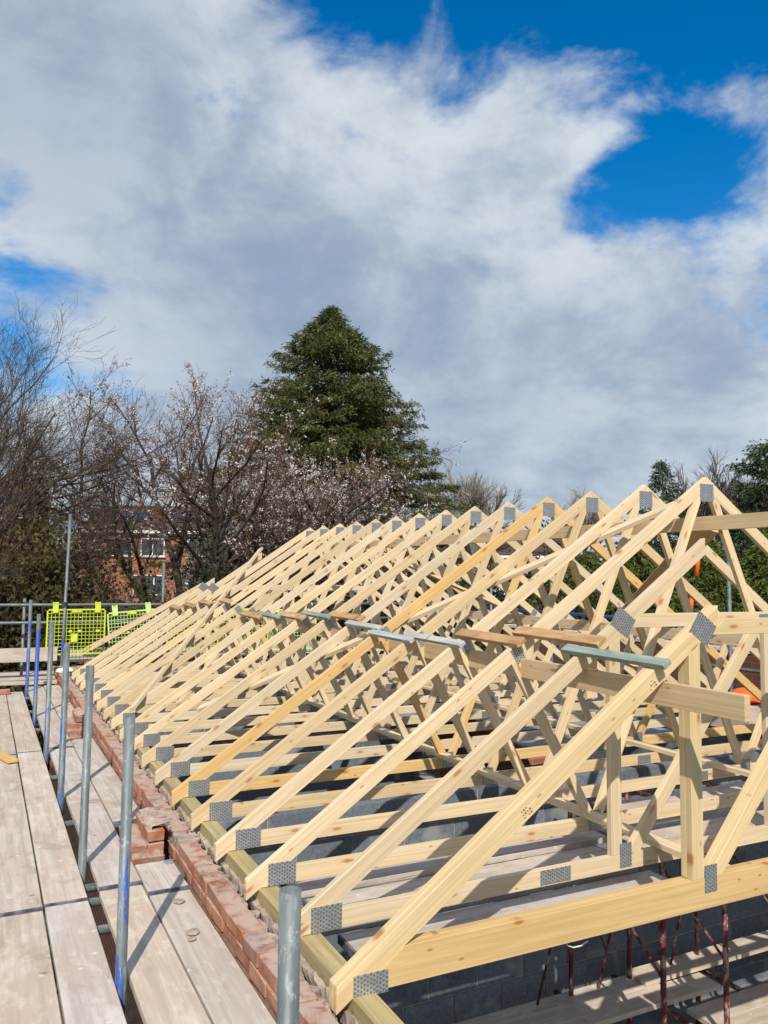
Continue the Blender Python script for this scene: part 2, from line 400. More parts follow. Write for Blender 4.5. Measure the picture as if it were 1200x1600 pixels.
RG = random.Random(7)
def tint(v=.08, base=(1, 1, 1)):
    k = 1 + RG.uniform(-v, v); h = RG.uniform(-v, v*.8)
    return (base[0]*k, base[1]*k*(1 + h*.45), base[2]*k*(1 + h*1.3))

# ------------------------------------------------------------------ the setting
def gz(x, y):
    """the ground rises gently away from the building"""
    r = math.hypot(x-4.6, y-8)
    return -.01 + 1.7*max(0, min(1, (r-18)/30)) + .25*math.sin(x*.05)*math.cos(y*.04)*min(1, max(0, (r-16)/20))
def ground():
    n = 90; ext = 900
    xs = np.sign(np.linspace(-1, 1, n))*np.abs(np.linspace(-1, 1, n))**2.2*ext + 10
    ys = np.sign(np.linspace(-1, 1, n))*np.abs(np.linspace(-1, 1, n))**2.2*ext + 10
    v, f = [], []
    for y in ys:
        for x in xs:
            v.append((x, y, gz(x, y)))
    for j in range(n-1):
        for i in range(n-1):
            k = j*n+i; f.append((k, k+1, k+n+1, k+n))
    me = bpy.data.meshes.new('ground'); me.from_pydata(v, [], f)
    m, t, b = new_mat('lawn'); co = t.add('ShaderNodeTexCoord').outputs['Object']
    na = t.noise(co, .35, 6); nb = t.noise(co, 7, 5)
    col = t.mix(t.mapr(nb, .3, .7), (.032, .052, .014), (.075, .10, .028))
    col = t.mix(t.mapr(na, .48, .6), col, (.10, .075, .05))
    t.link(col, b.inputs['Base Color']); b.inputs['Roughness'].default_value = .95; set_bump(t, b, nb, .8, .05)
    tag(obj('ground', me, 'lawn'), kind='structure')
    # the concrete slab inside the walls
    me = bpy.data.meshes.new('slab'); me.from_pydata([(1.2, .6, .06), (8.1, .6, .06), (8.1, 14.9, .06), (1.2, 14.9, .06)], [], [(0, 1, 2, 3)])
    tag(obj('floor', me, 'concrete_floor'), kind='structure')
ground()

# ------------------------------------------------------------------ masonry
BR = (.215, .1025, .065)
def brick_objs(parent, pts, along='Y', name='brick'):
    for i, (x, y, z, rz) in enumerate(pts):
        me = box_mesh(*BR, .004, .005, i % 13, 'br')
        obj(name, me, 'brick_clay', parent, (x, y, z), (RG.uniform(-.012, .012), RG.uniform(-.012, .012), rz + RG.uniform(-.012, .012)))
def lumpy_strip(name, parent, mat, x0, x1, y0, y1, z0, z1, amp, n=160, seed=1):
    """a mortar bed with an uneven top and ragged edges"""
    rg = random.Random(seed); bm = bmesh.new(); rows = []
    for i in range(n+1):
        y = y0 + (y1-y0)*i/n
        a = x0 + rg.uniform(-amp, amp)*.8; c = x1 + rg.uniform(-amp, amp)*1.2
        rows.append([bm.verts.new(p) for p in ((x0, y, z0), (a, y, z1 + rg.uniform(-amp, amp)*.5), ((x0+x1)/2 + rg.uniform(-amp, amp), y, z1 + rg.uniform(-.2, 1)*amp), (c, y, z1 + rg.uniform(-amp, amp)*.5), (x1, y, z0))])
    for i in range(n):
        for k in range(4): bm.faces.new((rows[i][k], rows[i+1][k], rows[i+1][k+1], rows[i][k+1]))
    return obj(name, bm_mesh(bm, name), mat, parent)

BX0, BX1 = 1.1365, 1.239      # outer and inner face of the outer leaf
BTOP = -1.648
def masonry():
    w = thing('brick_wall', 'low red brick outer wall running away beside the scaffold boards', 'brick wall', P3(1.19, .7, -CZ))
    L = w.location
    y0, y1 = .75, 14.85
    low = box_mesh(BX1-BX0-.012, y1-y0, 2.18, 0); o = obj('lower_courses', low, 'far_brickwork', w, Vector((1.188, (y0+y1)/2, 1.09)) - L)
    pts = []
    for c in range(2):
        z = CZ + BTOP - .0325 - .075*c
        y = y0 + (.1125 if c else 0)
        while y < y1 - .1:
            if not (c == 0 and 4.86 < y < 5.02): pts.append((1.188 - L.x + RG.uniform(-.004, .004), y+.1075 - L.y, z - L.z + RG.uniform(-.003, .003), math.pi/2))
            y += .2245
    brick_objs(w, pts)
    lumpy_strip('mortar_joint', w, 'mortar', BX0+.008 - L.x, BX1-.008 - L.x, y0 - L.y, y1 - L.y, 2.18 - L.z, CZ+BTOP-.006 - L.z, .005, 320, 3)
    lumpy_strip('mortar_smear', w, 'mortar', BX1-.004 - L.x, BX1+.035 - L.x, y0 - L.y, y1 - L.y, 2.1 - L.z, CZ+BTOP-.035 - L.z, .022, 420, 4)
    # two short stub piers standing out from the wall into the gaps of the inner boards
    for yy, lab in ((5.15, 'broken brick pier with rough mortar top, nearest the camera'), (9.45, 'brick pier stub in the far gap of the boards')):
        p = thing('brick_pier', lab, 'brick pier', (1.03, yy+.22, 0))
        brick_objs(p, [(0, -.11 + .225*k, CZ - 1.605 - .0325 - .075*c, math.pi/2) for c in range(4) for k in range(2)])
        # header bricks closing the outer side
        brick_objs(p, [(-.104, -.11 + .225*k, CZ - 1.605 - .0325 - .075*c, math.pi/2) for c in range(1, 4) for k in range(2)])
        obj('mortar_core', box_mesh(.19, .43, 2.29, 0), 'mortar', p, (-.05, 0, 1.145))
        lumpy_strip('mortar_cap', p, 'mortar', -.03, .075, -.2, .2, CZ-1.62, CZ-1.59, .028, 26, int(yy))
    # inner block leaf under the wall plate
    ib = thing('block_wall', 'inner concrete block leaf under the left wall plate', 'block wall', (1.385, .8, 0))
    obj('block_courses', box_mesh(.10, 14.0, 2.315, .003), 'concrete_block', ib, (0, 7.0, 1.1575))
    lumpy_strip('mortar_bed', ib, 'mortar', -.075, .05, 0, 14.0, 2.27, CZ-1.683, .02, 420, 9)
masonry()

def block_wall(name, label, x0, x1, y, ztop, axis='x', rows=10, skip=None):
    """concrete blocks 440 x 215 in stretcher bond, one object each, over a recessed mortar core"""
    w = thing(name, label, 'block wall', (x0, y, 0) if axis == 'x' else (y, x0, 0), (0, 0, 0 if axis == 'x' else math.pi/2))
    L = x1-x0; me = box_mesh(.44, .10, .215, .004, key='blk'); half = box_mesh(.215, .10, .215, .004, key='blkh')
    for r in range(rows):
        z = ztop - .1075 - r*.225
        x = 0 if r % 2 == 0 else -.225
        while x < L - .1:
            a, b_ = max(x, 0), min(x+.44, L)
            if b_-a > .1 and not (skip and skip(a + x0, z)):
                m_ = me if b_-a > .43 else half
                obj('block', m_, 'concrete_block', w, ((a+b_)/2, RG.uniform(-.003, .003), z))
            x += .45
    zc = ztop - rows*.225/2
    obj('mortar_core', box_mesh(L-.02, .084, rows*.225-.01, 0), 'mortar', w, (L/2, 0, zc - .003))
    return w
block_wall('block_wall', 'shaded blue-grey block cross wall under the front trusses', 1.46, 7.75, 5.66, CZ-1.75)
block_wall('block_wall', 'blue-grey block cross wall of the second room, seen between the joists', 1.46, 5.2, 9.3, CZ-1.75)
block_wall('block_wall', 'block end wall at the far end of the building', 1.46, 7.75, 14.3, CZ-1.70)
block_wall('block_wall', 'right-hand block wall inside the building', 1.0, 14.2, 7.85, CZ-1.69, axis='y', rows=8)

# ------------------------------------------------------------------ wall plates
def plates():
    y = 1.1
    for k, (a, b) in enumerate(((1.0, 4.9), (4.92, 9.4), (9.42, 14.4))):
        tag(span('wall_plate', 'treated_timber', P3(1.378, a, -1.648), P3(1.378, b, -1.648), .098, .070, color=tint(.06)),
            ('green-tinged timber wall plate under the nearest truss heels', 'timber wall plate under the middle truss heels', 'timber wall plate under the farthest truss heels')[k], 'wall plate', 'wall plates on the left wall')
    tag(span('wall_plate', 'treated_timber', P3(7.842, 1.0, -1.648), P3(7.842, 14.4, -1.648), .098, .070), 'timber wall plate on the right-hand wall', 'wall plate')
    tag(span('wall_plate', 'treated_timber', P3(1.45, 14.45, -1.648), P3(7.77, 14.45, -1.648), .098, .070), 'timber wall plate across the far end wall', 'wall plate')
plates()

# ------------------------------------------------------------------ roof trusses
AT, AZ, SL = 4.61, .726, .6837
TH = math.atan(SL); DEP = .083; PD = DEP/math.cos(TH); THK = .036
HT = 1.2625; CB, CT = -1.61, -1.525
zt = lambda T: AZ - SL*abs(AT-T)
zb = lambda T: zt(T) - PD
D0, SP = 4.031, .6
def clip(poly, f):
    out = []
    for i in range(len(poly)):
        a, b = poly[i], poly[(i+1) % len(poly)]; fa, fb = f(a), f(b)
        if fa >= 0: out.append(a)
        if (fa >= 0) != (fb >= 0):
            k = fa/(fa-fb); out.append((a[0]+(b[0]-a[0])*k, a[1]+(b[1]-a[1])*k))
    return out
def strip(a, b, w, ext=.3):
    dx, dz = b[0]-a[0], b[1]-a[1]; L = math.hypot(dx, dz); dx /= L; dz /= L; nx, nz = -dz*w/2, dx*w/2
    a = (a[0]-dx*ext, a[1]-dz*ext); b = (b[0]+dx*ext, b[1]+dz*ext)
    return [(a[0]+nx, a[1]+nz), (b[0]+nx, b[1]+nz), (b[0]-nx, b[1]-nz), (a[0]-nx, a[1]-nz)], math.atan2(dz, dx)
def mirror(poly): return [(2*AT-x, z) for x, z in poly]
MEMB = {}
def member(parent, name, key, poly, ang, color, dy=0., thick=THK, mat='timber'):
    cx = sum(p[0] for p in poly)/len(poly); cz = sum(p[1] for p in poly)/len(poly)
    c, s = math.cos(ang), math.sin(ang)
    if key not in MEMB:
        MEMB[key] = prism_mesh([((x-cx)*c + (z-cz)*s, -(x-cx)*s + (z-cz)*c) for x, z in poly], thick)
    return obj(name, MEMB[key], mat, parent, (cx-AT, dy, cz-CB), (0, -ang, 0), color)
PLATES = {}
def nail_plate(parent, T, Z, w, h, ang=0., dy=0.):
    k = (w, h)
    if k not in PLATES:
        bm = bmesh.new(); bmesh.ops.create_cube(bm, size=1)
        for v in bm.verts: v.co = Vector((v.co.x*w, v.co.y*.0022, v.co.z*h))
        nx, nz = max(3, int(w/.0135)), max(3, int(h/.0165)); slots = []
        for ix in range(nx):
            for iz in range(nz):
                x = -w/2 + w*(ix+.5)/nx; z = -h/2 + h*(iz+.5)/nz + (.25 if ix % 2 else -.25)*h/nz*.8
                q = [bm.verts.new((x+dx*.0034, -.00135, z+dz*.0047)) for dx, dz in ((-1, -1), (1, -1), (1, 1), (-1, 1))]
                slots.append(bm.faces.new(q))
                # the curled lip above the slot
                l = [bm.verts.new((x+dx*.0036, -.0012, z+.0046)) for dx in (-1, 1)] + [bm.verts.new((x+dx*.0030, -.0042, z+.0062)) for dx in (1, -1)] + [bm.verts.new((x+dx*.0036, -.0012, z+.0082)) for dx in (-1, 1)]
                bm.faces.new((l[0], l[1], l[2], l[3])); bm.faces.new((l[3], l[2], l[5], l[4]))
        for f in slots: f.material_index = 1
        bm.normal_update()
        for f in bm.faces:
            if len(f.verts) == 4 and f.normal.y > .2 and f.calc_center_median().y < -.0011: f.normal_flip()
        PLATES[k] = bm_mesh(bm, 'plate'); PLATES[k].materials.append(MATS['galvanised_plate']); PLATES[k].materials.append(MATS['slot_shadow'])
    obj('nail_plate', PLATES[k], 'galvanised_plate', parent, (T-AT, dy-.0014, Z-CB), (0, -ang, 0))
NODE = 3.545; MID = 2.95
def chord_poly(top): return [(1.34, CB), (1.34+(top-CB)/SL, top), (2*AT-1.34-(top-CB)/SL, top), (2*AT-1.34, CB)]
def both(parent, name, key, poly, ang, color, **kw):
    member(parent, name, key, poly, ang, color, **kw)
    member(parent, name, key+'R', mirror(poly), -ang, (color[0]*.99, color[1]*.985, color[2]*.97), **kw)
def base_tint(i):
    if i == 3: return (1.0, .85, .58)
    if i == -2: return (1.0, .95, .80)
    return tint(.10)
def full_truss(i, D, label):
    t = thing('roof_truss', label, 'roof truss', P3(AT, D, CB), (RG.uniform(-.003, .003), 0, RG.uniform(-.002, .002)), 'roof trusses standing in a row')
    bt = base_tint(i); tc = lambda v=.05: tint(v, bt)
    raf = [(HT, zb(HT)), (HT, zt(HT)), (AT-.0006, zt(AT)), (AT-.0006, zb(AT))]
    both(t, 'rafter', 'rafter', raf, TH, tc())
    member(t, 'bottom_chord', 'chord', chord_poly(CT), 0, tc())
    # fink webs: short strut to the middle of the rafter, long tie to the apex
    s1, a1 = strip((MID-.02, zb(MID-.02)), (NODE-.03, CT), .062)
    s1 = clip(clip(clip(s1, lambda p: p[1]-CT-.0005), lambda p: zb(p[0])-p[1]-.0005), lambda p: NODE-p[0]-.0008)
    s2, a2 = strip((NODE+.035, CT), (AT-.055, zb(AT)), .062)
    s2 = clip(s2, lambda p: AT-.001-p[0])
    s2 = clip(clip(clip(s2, lambda p: p[1]-CT-.0005), lambda p: zb(p[0])-p[1]-.0005), lambda p: p[0]-NODE-.0008)
    both(t, 'web', 'w1', s1, a1, tc(.09)); both(t, 'web', 'w2', s2, a2, tc(.09))
    for s in (1, -1):
        X = lambda x: x if s == 1 else 2*AT-x
        nail_plate(t, X(1.452), -1.553, .152, .112)
        nail_plate(t, X(NODE), -1.545, .10, .125)
        nail_plate(t, X(MID), zb(MID)+.028, .075, .10, s*TH)
    nail_plate(t, AT, zt(AT)-.118, .135, .125)
    nail_plate(t, AT+.55, (CB+CT)/2, .15, .07)
    return t
def flat_truss(i, D, label, ext_T, girder=False, flip=1):
    t = thing('hip_truss', label, 'roof truss', P3(AT, D, CB), (0, 0, 0), 'roof trusses standing in a row')
    bt = base_tint(i); tc = lambda v=.04: tint(v, bt)
    top = CB+.145 if girder else CT
    fz0, fz1 = -.288, -.21
    n = 2 if girder else 1
    for k in range(n):
        dy = k*(THK+.0012); sfx = 'g' if girder else 'h'
        raf = [(HT, zb(HT)), (HT, zt(HT)), (ext_T, zt(ext_T)), (ext_T, zb(ext_T))]
        kk = 'raf%.3f' % ext_T
        both(t, 'rafter', kk, raf, TH, tc(), dy=dy)
        member(t, 'bottom_chord', 'chord'+sfx, chord_poly(top), 0, (.90, .78, .54) if girder and i < 0 else tc(), dy=dy)
        # flat top chord between the two rafters
        fp = clip(clip([(2, fz0), (7.2, fz0), (7.2, fz1), (2, fz1)], lambda p: zb(p[0])*0 + (p[0]-(AT-(AZ-PD-p[1])/SL)) - .0008), lambda p: (2*AT-(AT-(AZ-PD-p[1])/SL)) - p[0] - .0008)
        member(t, 'top_chord', 'flat', fp, 0, tc(), dy=dy)
        px0, px1 = 3.135, 3.212
        po = clip([(px0, top), (px1, top), (px1, .4), (px0, .4)], lambda p: min(zb(p[0])-p[1]-.0006, 9))
        po = [(px0, top+.0006), (px1, top+.0006), (px1, min(zb(px1), fz0)-.0006), (px0, zb(px0)-.0006)]
        both(t, 'post', 'post'+sfx, [(x, z) for x, z in po], math.pi/2, tc(), dy=dy)
        s, a = strip((3.29, top), (4.36, fz0), .075)
        s = clip(clip(clip(s, lambda p: p[1]-top-.0006), lambda p: fz0-.0006-p[1]), lambda p: p[0]-px1-.0008)
        both(t, 'web', 'hw'+sfx, s, a, tc(.08), dy=dy)
        c2 = [(4.405, top+.0006), (4.475, top+.0006), (4.475, fz0-.0006), (4.405, fz0-.0006)]
        both(t, 'post', 'cpost'+sfx, c2, math.pi/2, tc(), dy=dy)
    for s in (1, -1):
        X = lambda x: x if s == 1 else 2*AT-x
        nail_plate(t, X(1.405), -1.578, .150, .084) if girder else nail_plate(t, X(1.452), -1.553, .152, .112)
        nail_plate(t, X(3.235), -.255, .145, .12, s*(TH - math.pi/2 + .35))
        nail_plate(t, X(3.255 if girder else 3.235), top-.005, .085, .13)
        nail_plate(t, X(4.42), fz0+.02, .12, .09)
    nail_plate(t, 2.75, (CB+CT)/2+.002, .20, .074) if not girder else None
    if girder and i < 0:      # faint printed grading marks on the face of the rafter
        rg = random.Random(4)
        for T0, rows in ((2.86, 4), (2.12, 3)):
            for r in range(rows):
                for k in range(4):
                    if rg.random() < .25: continue
                    x = T0 + .014*k*math.cos(TH) - .016*r*math.sin(TH)*-1; z = zt(T0) - PD*.42 + .014*k*math.sin(TH) - .016*r*math.cos(TH)
                    obj('printed_mark', box_mesh(.009, .0006, .004 + .004*(k % 2), 0), 'ink', t, (x-AT, -.0005, z-CB), (0, -TH + .2, 0))
    return t
ORD = ['first', 'second', 'third', 'fourth', 'fifth', 'sixth', 'seventh', 'eighth', 'ninth', 'tenth', 'eleventh', 'twelfth', 'thirteenth', 'fourteenth']
TRUSS_Y = {}
def trusses():
    flat_truss(-2, D0-1.16, 'thick double-ply flat-topped girder truss at the very front of the roof', 3.345, True)
    flat_truss(-1, D0-.6, 'flat-topped hip truss between the front girder and the pointed trusses', 3.90)
    for i in range(14):
        D = D0 + SP*i + (RG.uniform(-.008, .008) if i else 0)
        lab = '%s pointed roof truss counted from the front girder' % ORD[i]
        if i == 0: lab = 'nearest pointed roof truss, its apex the tallest in view at right'
        if i == 3: lab = 'deep yellow pointed roof truss, fourth of the pointed ones'
        if i == 13: lab = 'farthest pointed roof truss, its apex the smallest of the ridge line'
        full_truss(i, D, lab)
    flat_truss(14, D0+14*SP, 'flat-topped hip truss just beyond the farthest pointed truss', 4.02)
    flat_truss(15, D0+15*SP, 'last flat-topped truss at the far hip end', 3.41)
trusses()

# ------------------------------------------------------------------ noggins, binders and braces
ROOF_X = Vector((math.cos(TH), 0, math.sin(TH))); ROOF_N = Vector((-math.sin(TH), 0, math.cos(TH)))
def on_left(T, D, off=0.):
    """a point on (off above) the top plane of the left slope"""
    return P3(T, D, zt(T)) + ROOF_N*off
def noggins():
    spec = [('green_timber', 2.925, 2.80, 3.56, .062, 'green treated board lying from the girder rafter to the next one'),
            ('rough_brown_timber', 3.01, 3.34, 4.13, .088, 'rough brown board behind the green one at the front'),
            ('rough_brown_timber', 2.935, 3.96, 4.69, .088, 'rough brown board, second brown one from the front'),
            ('grey_timber', 2.855, 4.50, 5.30, .062, 'pale grey board next to the two brown front boards'),
            ('grey_timber', 2.825, 5.13, 5.85, .062, 'pale grey board, middle one of the three grey boards'),
            ('grey_timber', 2.885, 5.78, 6.46, .062, 'pale grey board, farthest of the three grey boards'),
            ('rough_brown_timber', 2.955, 6.28, 7.01, .088, 'brown board just beyond the three grey boards'),
            ('green_timber', 2.925, 6.92, 7.66, .062, 'green-grey board between two brown ones, nearer of the pair'),
            ('rough_brown_timber', 2.875, 7.48, 8.24, .088, 'brown board between the two small green-grey boards'),
            ('green_timber', 2.835, 8.10, 8.85, .062, 'green-grey board between two brown ones, farther of the pair'),
            ('rough_brown_timber', 2.80, 8.62, 9.38, .088, 'brown board at the far end of the main row'),
            ('rough_brown_timber', 2.955, 10.42, 11.10, .088, 'brown board, nearest of the far four under the raking board'),
            ('rough_brown_timber', 2.88, 11.16, 11.80, .088, 'brown board, second of the far four'),
            ('rough_brown_timber', 2.79, 11.74, 12.39, .088, 'brown board, third of the far four'),
            ('rough_brown_timber', 2.705, 12.33, 13.0, .088, 'brown board, farthest and lowest of the far four')]
    for mat, T, a, b, w, lab in spec:
        o = span('loose_board', mat, on_left(T, a, .0175), on_left(T+.01, b, .0175), w*.85, .028, up=ROOF_N, color=tint(.08))
        tag(o, lab, 'board', 'short boards lying across the rafters')
noggins()
def braces():
    wd = lambda n, a, b, w, h, up, lab, col=None: tag(span(n, 'timber', a, b, w, h, up, color=col or tint(.06)), lab, 'timber brace')
    wd('binder_plank', P3(2.99, 2.42, -.565), P3(2.99, 9.1, -.565), .036, .115, (0, 0, 1), 'long plank under the left rafters with its cut end beside the girder post', (.90, .84, .76))
    wd('ridge_plank', P3(4.575, 2.55, .385), P3(4.575, 8.0, .385), .034, .10, (0, 0, 1), 'long plank running below the ridge from the right edge', (.93, .88, .80))
    wd('ridge_plank', P3(4.575, 8.02, .385), P3(4.575, 12.2, .385), .034, .10, (0, 0, 1), 'far length of the plank below the ridge', (.93, .88, .80))
    under = -(DEP + .02)
    wd('diagonal_brace', on_left(4.46, 4.22, under), on_left(1.80, 7.52, under), .085, .034, ROOF_N, 'diagonal brace slanting under the left rafters from the front ridge', (1.04, 1.03, 1.03))
    wd('diagonal_brace', on_left(3.9, 10.95, under), on_left(1.74, 8.12, under), .085, .034, ROOF_N, 'diagonal brace slanting back under the far left rafters')
    wd('raking_board', on_left(4.10, 12.70, .02), on_left(1.44, 8.62, .02), .075, .036, ROOF_N, 'long raking board laid on top of the far left rafters')
    RN = Vector((math.sin(TH), 0, math.cos(TH)))
    on_right = lambda T, D, off: P3(T, D, zt(T)) + RN*off
    wd('diagonal_brace', on_right(4.98, 4.30, under), on_right(6.25, 6.6, under), .17, .034, RN, 'wide shaded brace under the right-hand slope behind the front apex', (.86, .76, .62))
    wd('diagonal_brace', on_right(7.2, 7.2, under), on_right(4.8, 10.6, under), .095, .034, RN, 'diagonal brace under the far right-hand slope', (.9, .8, .66))
    # battens nailed along the bottom chords
    for T, a, b, lab in ((3.50, 2.96, 9.6, 'long batten along the joists beside the web feet, left of the two'), (5.36, 3.3, 10.4, 'long batten along the joists, right of the two'),
                         (3.52, 9.7, 13.2, 'far batten lying along the joists')):
        wd('joist_batten', P3(T, a, CT+.019), P3(T, b, CT+.019), .085, .035, (0, 0, 1), lab)
    for T in (6.25,):
        wd('binder_plank', P3(6.22, 3.0, -.565), P3(6.22, 10.5, -.565), .036, .115, (0, 0, 1), 'long plank under the right-hand rafters')
    # hip rafter at the far corner
    wd('hip_rafter', P3(1.33, 14.75, -1.56), P3(3.25, 13.1, -.22), .036, .095, (0, 0, 1), 'lone hip rafter rising from the far left corner')
    # struts between truss feet and rafters at the front: hanger below the brown board
    for T, D, lab in ((3.16, 3.62, 'short upright stub below the front brown board'), (3.3, 4.4, 'second short upright stub behind the front brown board')):
        wd('upright_stub', P3(T, D, -.70), P3(T, D, -.36), .075, .036, (0, 1, 0), lab)
braces()

# ------------------------------------------------------------------ scaffold
PZ = -1.78
def scaffold():
    me_band = {}
    def board(lane, a, b, x0, x1, lab, z=PZ, col=None, mat='scaffold_board', band=True):
        L = b-a; w = x1-x0
        t = thing('scaffold_board', lab, 'scaffold board', P3((x0+x1)/2, (a+b)/2, z-.038), (RG.uniform(-.0015, .0015), RG.uniform(-.004, .004), math.pi/2 + RG.uniform(-.0012, .0012)), 'scaffold boards of the walkway')
        obj('plank', box_mesh(L, w, .038, .003), mat, t, (0, 0, .019), color=col or tint(.07))
        if band:
            for s in (1, -1):
                me = box_mesh(.012, w+.002, .0396, .001, key='band'); obj('end_band', me, 'worn_band', t, (s*(L/2-.0055), 0, .0188))
    lanes = [(-.105, .120), (.132, .356), (.368, .585), (.656, .886), (.897, 1.118)]
    side = ['outermost', 'left', 'second from left', 'third from left', 'next to the brick wall']
    cuts = [[(.4, 3.9), (3.92, 7.8), (7.82, 11.7)], [(.7, 4.66), (4.67, 8.55), (8.57, 12.75)], [(.9, 4.70), (4.71, 8.6), (8.62, 12.95)],
            [(.8, 4.80), (4.81, 8.7), (8.72, 13.45)], [(.6, 4.62), (4.645, 5.11), (6.02, 9.12), (10.15, 13.4)]]
    far = ['near', 'middle', 'far', 'farthest']
    for k in range(5):
        for j, (a, b) in enumerate(cuts[k]):
            lab = '%s dusty scaffold board in the lane %s' % (far[j], ('at the outer edge' if k == 0 else 'left of the first gap' if k == 1 else 'just left of the poles' if k == 2 else 'just right of the poles' if k == 3 else 'against the brick wall'))
            if k == 4 and j == 1: lab = 'short scaffold board offcut in front of the broken brick pier'
            board(k, a, b, *lanes[k], lab, z=PZ + (.004 if j % 2 else 0) + RG.uniform(-.002, .002))
    # standards
    st = [(.630, 1.69, -.69, 'galvanised_tube', 'nearest grey scaffold pole, open top, at the lower middle'),
          (.610, 3.72, -.645, 'worn_blue_tube', 'second nearest scaffold pole, grey above and worn blue below'),
          (.604, 5.18, -.58, 'galvanised_tube', 'third scaffold pole from the camera, plain grey'),
          (.610, 6.77, -.578, 'worn_blue_tube', 'fourth scaffold pole from the camera, flecked blue low down'),
          (.617, 8.5, -.518, 'worn_blue_tube', 'fifth scaffold pole from the camera'),
          (.625, 10.65, -.54, 'painted_tube', 'sixth scaffold pole from the camera, blue-painted'),
          (.636, 12.9, -.445, 'painted_tube', 'seventh scaffold pole from the camera, blue-painted'),
          (.632, 14.75, -.485, 'galvanised_tube', 'farthest short pole of the left row')]
    for T, D, Z, mat, lab in st:
        lean = RG.uniform(-.006, .006)
        tag(rod('scaffold_pole', mat, (T - lean, D, 0), P3(T + lean*.3, D, Z), sides=24), lab, 'scaffold pole', 'scaffold poles of the left row')
    # transoms and ledger under the boards
    for i, D in enumerate((2.2, 3.2, 4.42, 4.80, 5.02, 6.32, 7.75, 8.62, 10.1, 11.4, 12.6)):
        tag(rod('transom_tube', 'galvanised_tube', P3(-.35, D, PZ-.064), P3(1.10, D+.02, PZ-.064), sides=12), 'grey transom tube under the boards, %s from the camera' % (ORD[i]), 'scaffold tube', 'transoms under the walkway')
    tag(rod('ledger_tube', 'galvanised_tube', P3(.50, .5, PZ-.14), P3(.50, 14.9, PZ-.14), sides=10), 'long ledger tube below the boards along the pole row', 'scaffold tube')
    # far end guard rail
    tag(rod('guard_rail', 'galvanised_tube', P3(-4.5, 14.45, -.57), P3(8.6, 14.45, -.60), sides=12), 'long grey guard rail across the far end', 'guard rail')
    tag(rod('guard_rail', 'worn_blue_tube', P3(-4.5, 14.50, -.87), P3(8.6, 14.50, -.89), sides=12), 'lower blue-grey guard rail across the far end', 'guard rail')
    tag(rod('tall_pole', 'worn_blue_tube', (1.19, 14.39, 0), P3(1.262, 14.39, .95), sides=14), 'tall leaning scaffold pole at the far left corner', 'scaffold pole')
    tag(rod('tall_pole', 'galvanised_tube', (2.88, 14.50, 0), P3(2.87, 14.50, .145), sides=14), 'shorter upright scaffold pole right of the yellow guards', 'scaffold pole')
    for i, T in enumerate((5.2, 7.4)):
        tag(rod('tall_pole', 'worn_blue_tube', (T, 14.5, 0), P3(T, 14.5, .1), sides=12), ('scaffold pole at the far end behind the truss row', 'scaffold pole at the far right corner of the building')[i], 'scaffold pole')
    for T_, D_, Z_, lab in ((1.235, 14.42, -.575, 'steel coupler joining the tall leaning pole to the rail'), (2.875, 14.475, -.585, 'steel coupler on the shorter far pole'), (.64, 14.60, -.575, 'steel coupler at the far end of the pole row')):
        t = thing('coupler', lab, 'coupler', P3(T_, D_, Z_), (0, 0, RG.uniform(-.2, .2)), 'scaffold couplers')
        obj('body', box_mesh(.085, .10, .075, .012), 'dark_steel', t); obj('bolt', box_mesh(.022, .13, .022, .005), 'dark_steel', t, (.03, 0, .02)); obj('flap', box_mesh(.06, .02, .085, .006), 'dark_steel', t, (-.01, -.058, 0))
    # far end platform: boards laid crosswise
    for i in range(4):
        y = 14.62 + i*.235
        for j, (a, b) in enumerate(((-2.2, 1.7), (1.72, 5.6), (5.62, 8.8))):
            t = tag(span('scaffold_board', 'scaffold_board', P3(a, y, PZ+.0-.019), P3(b, y, PZ-.019), .225, .038, color=tint(.07)),
                    'crosswise board of the far platform, %s lane, %s length' % (ORD[i], ('left', 'middle', 'right')[j]), 'scaffold board', 'boards of the far platform')
    for i in range(1):
        tag(span('scaffold_board', 'scaffold_board', P3(-.4, 13.72, PZ+.03), P3(1.1, 13.62, PZ+.03), .225, .038, color=tint(.05)), 'board laid across the far end of the walkway', 'scaffold board')
    tag(span('toe_board', 'scaffold_board', P3(-3.0, 14.40, -1.395), P3(1.15, 14.40, -1.395), .038, .225, color=tint(.04)), 'upright toe board at the far left corner', 'toe board')
    tag(span('toe_board', 'scaffold_board', P3(1.25, 14.56, -1.44), P3(8.0, 14.56, -1.44), .038, .225, color=tint(.04)), 'upright toe board along the far end behind the trusses', 'toe board')
scaffold()

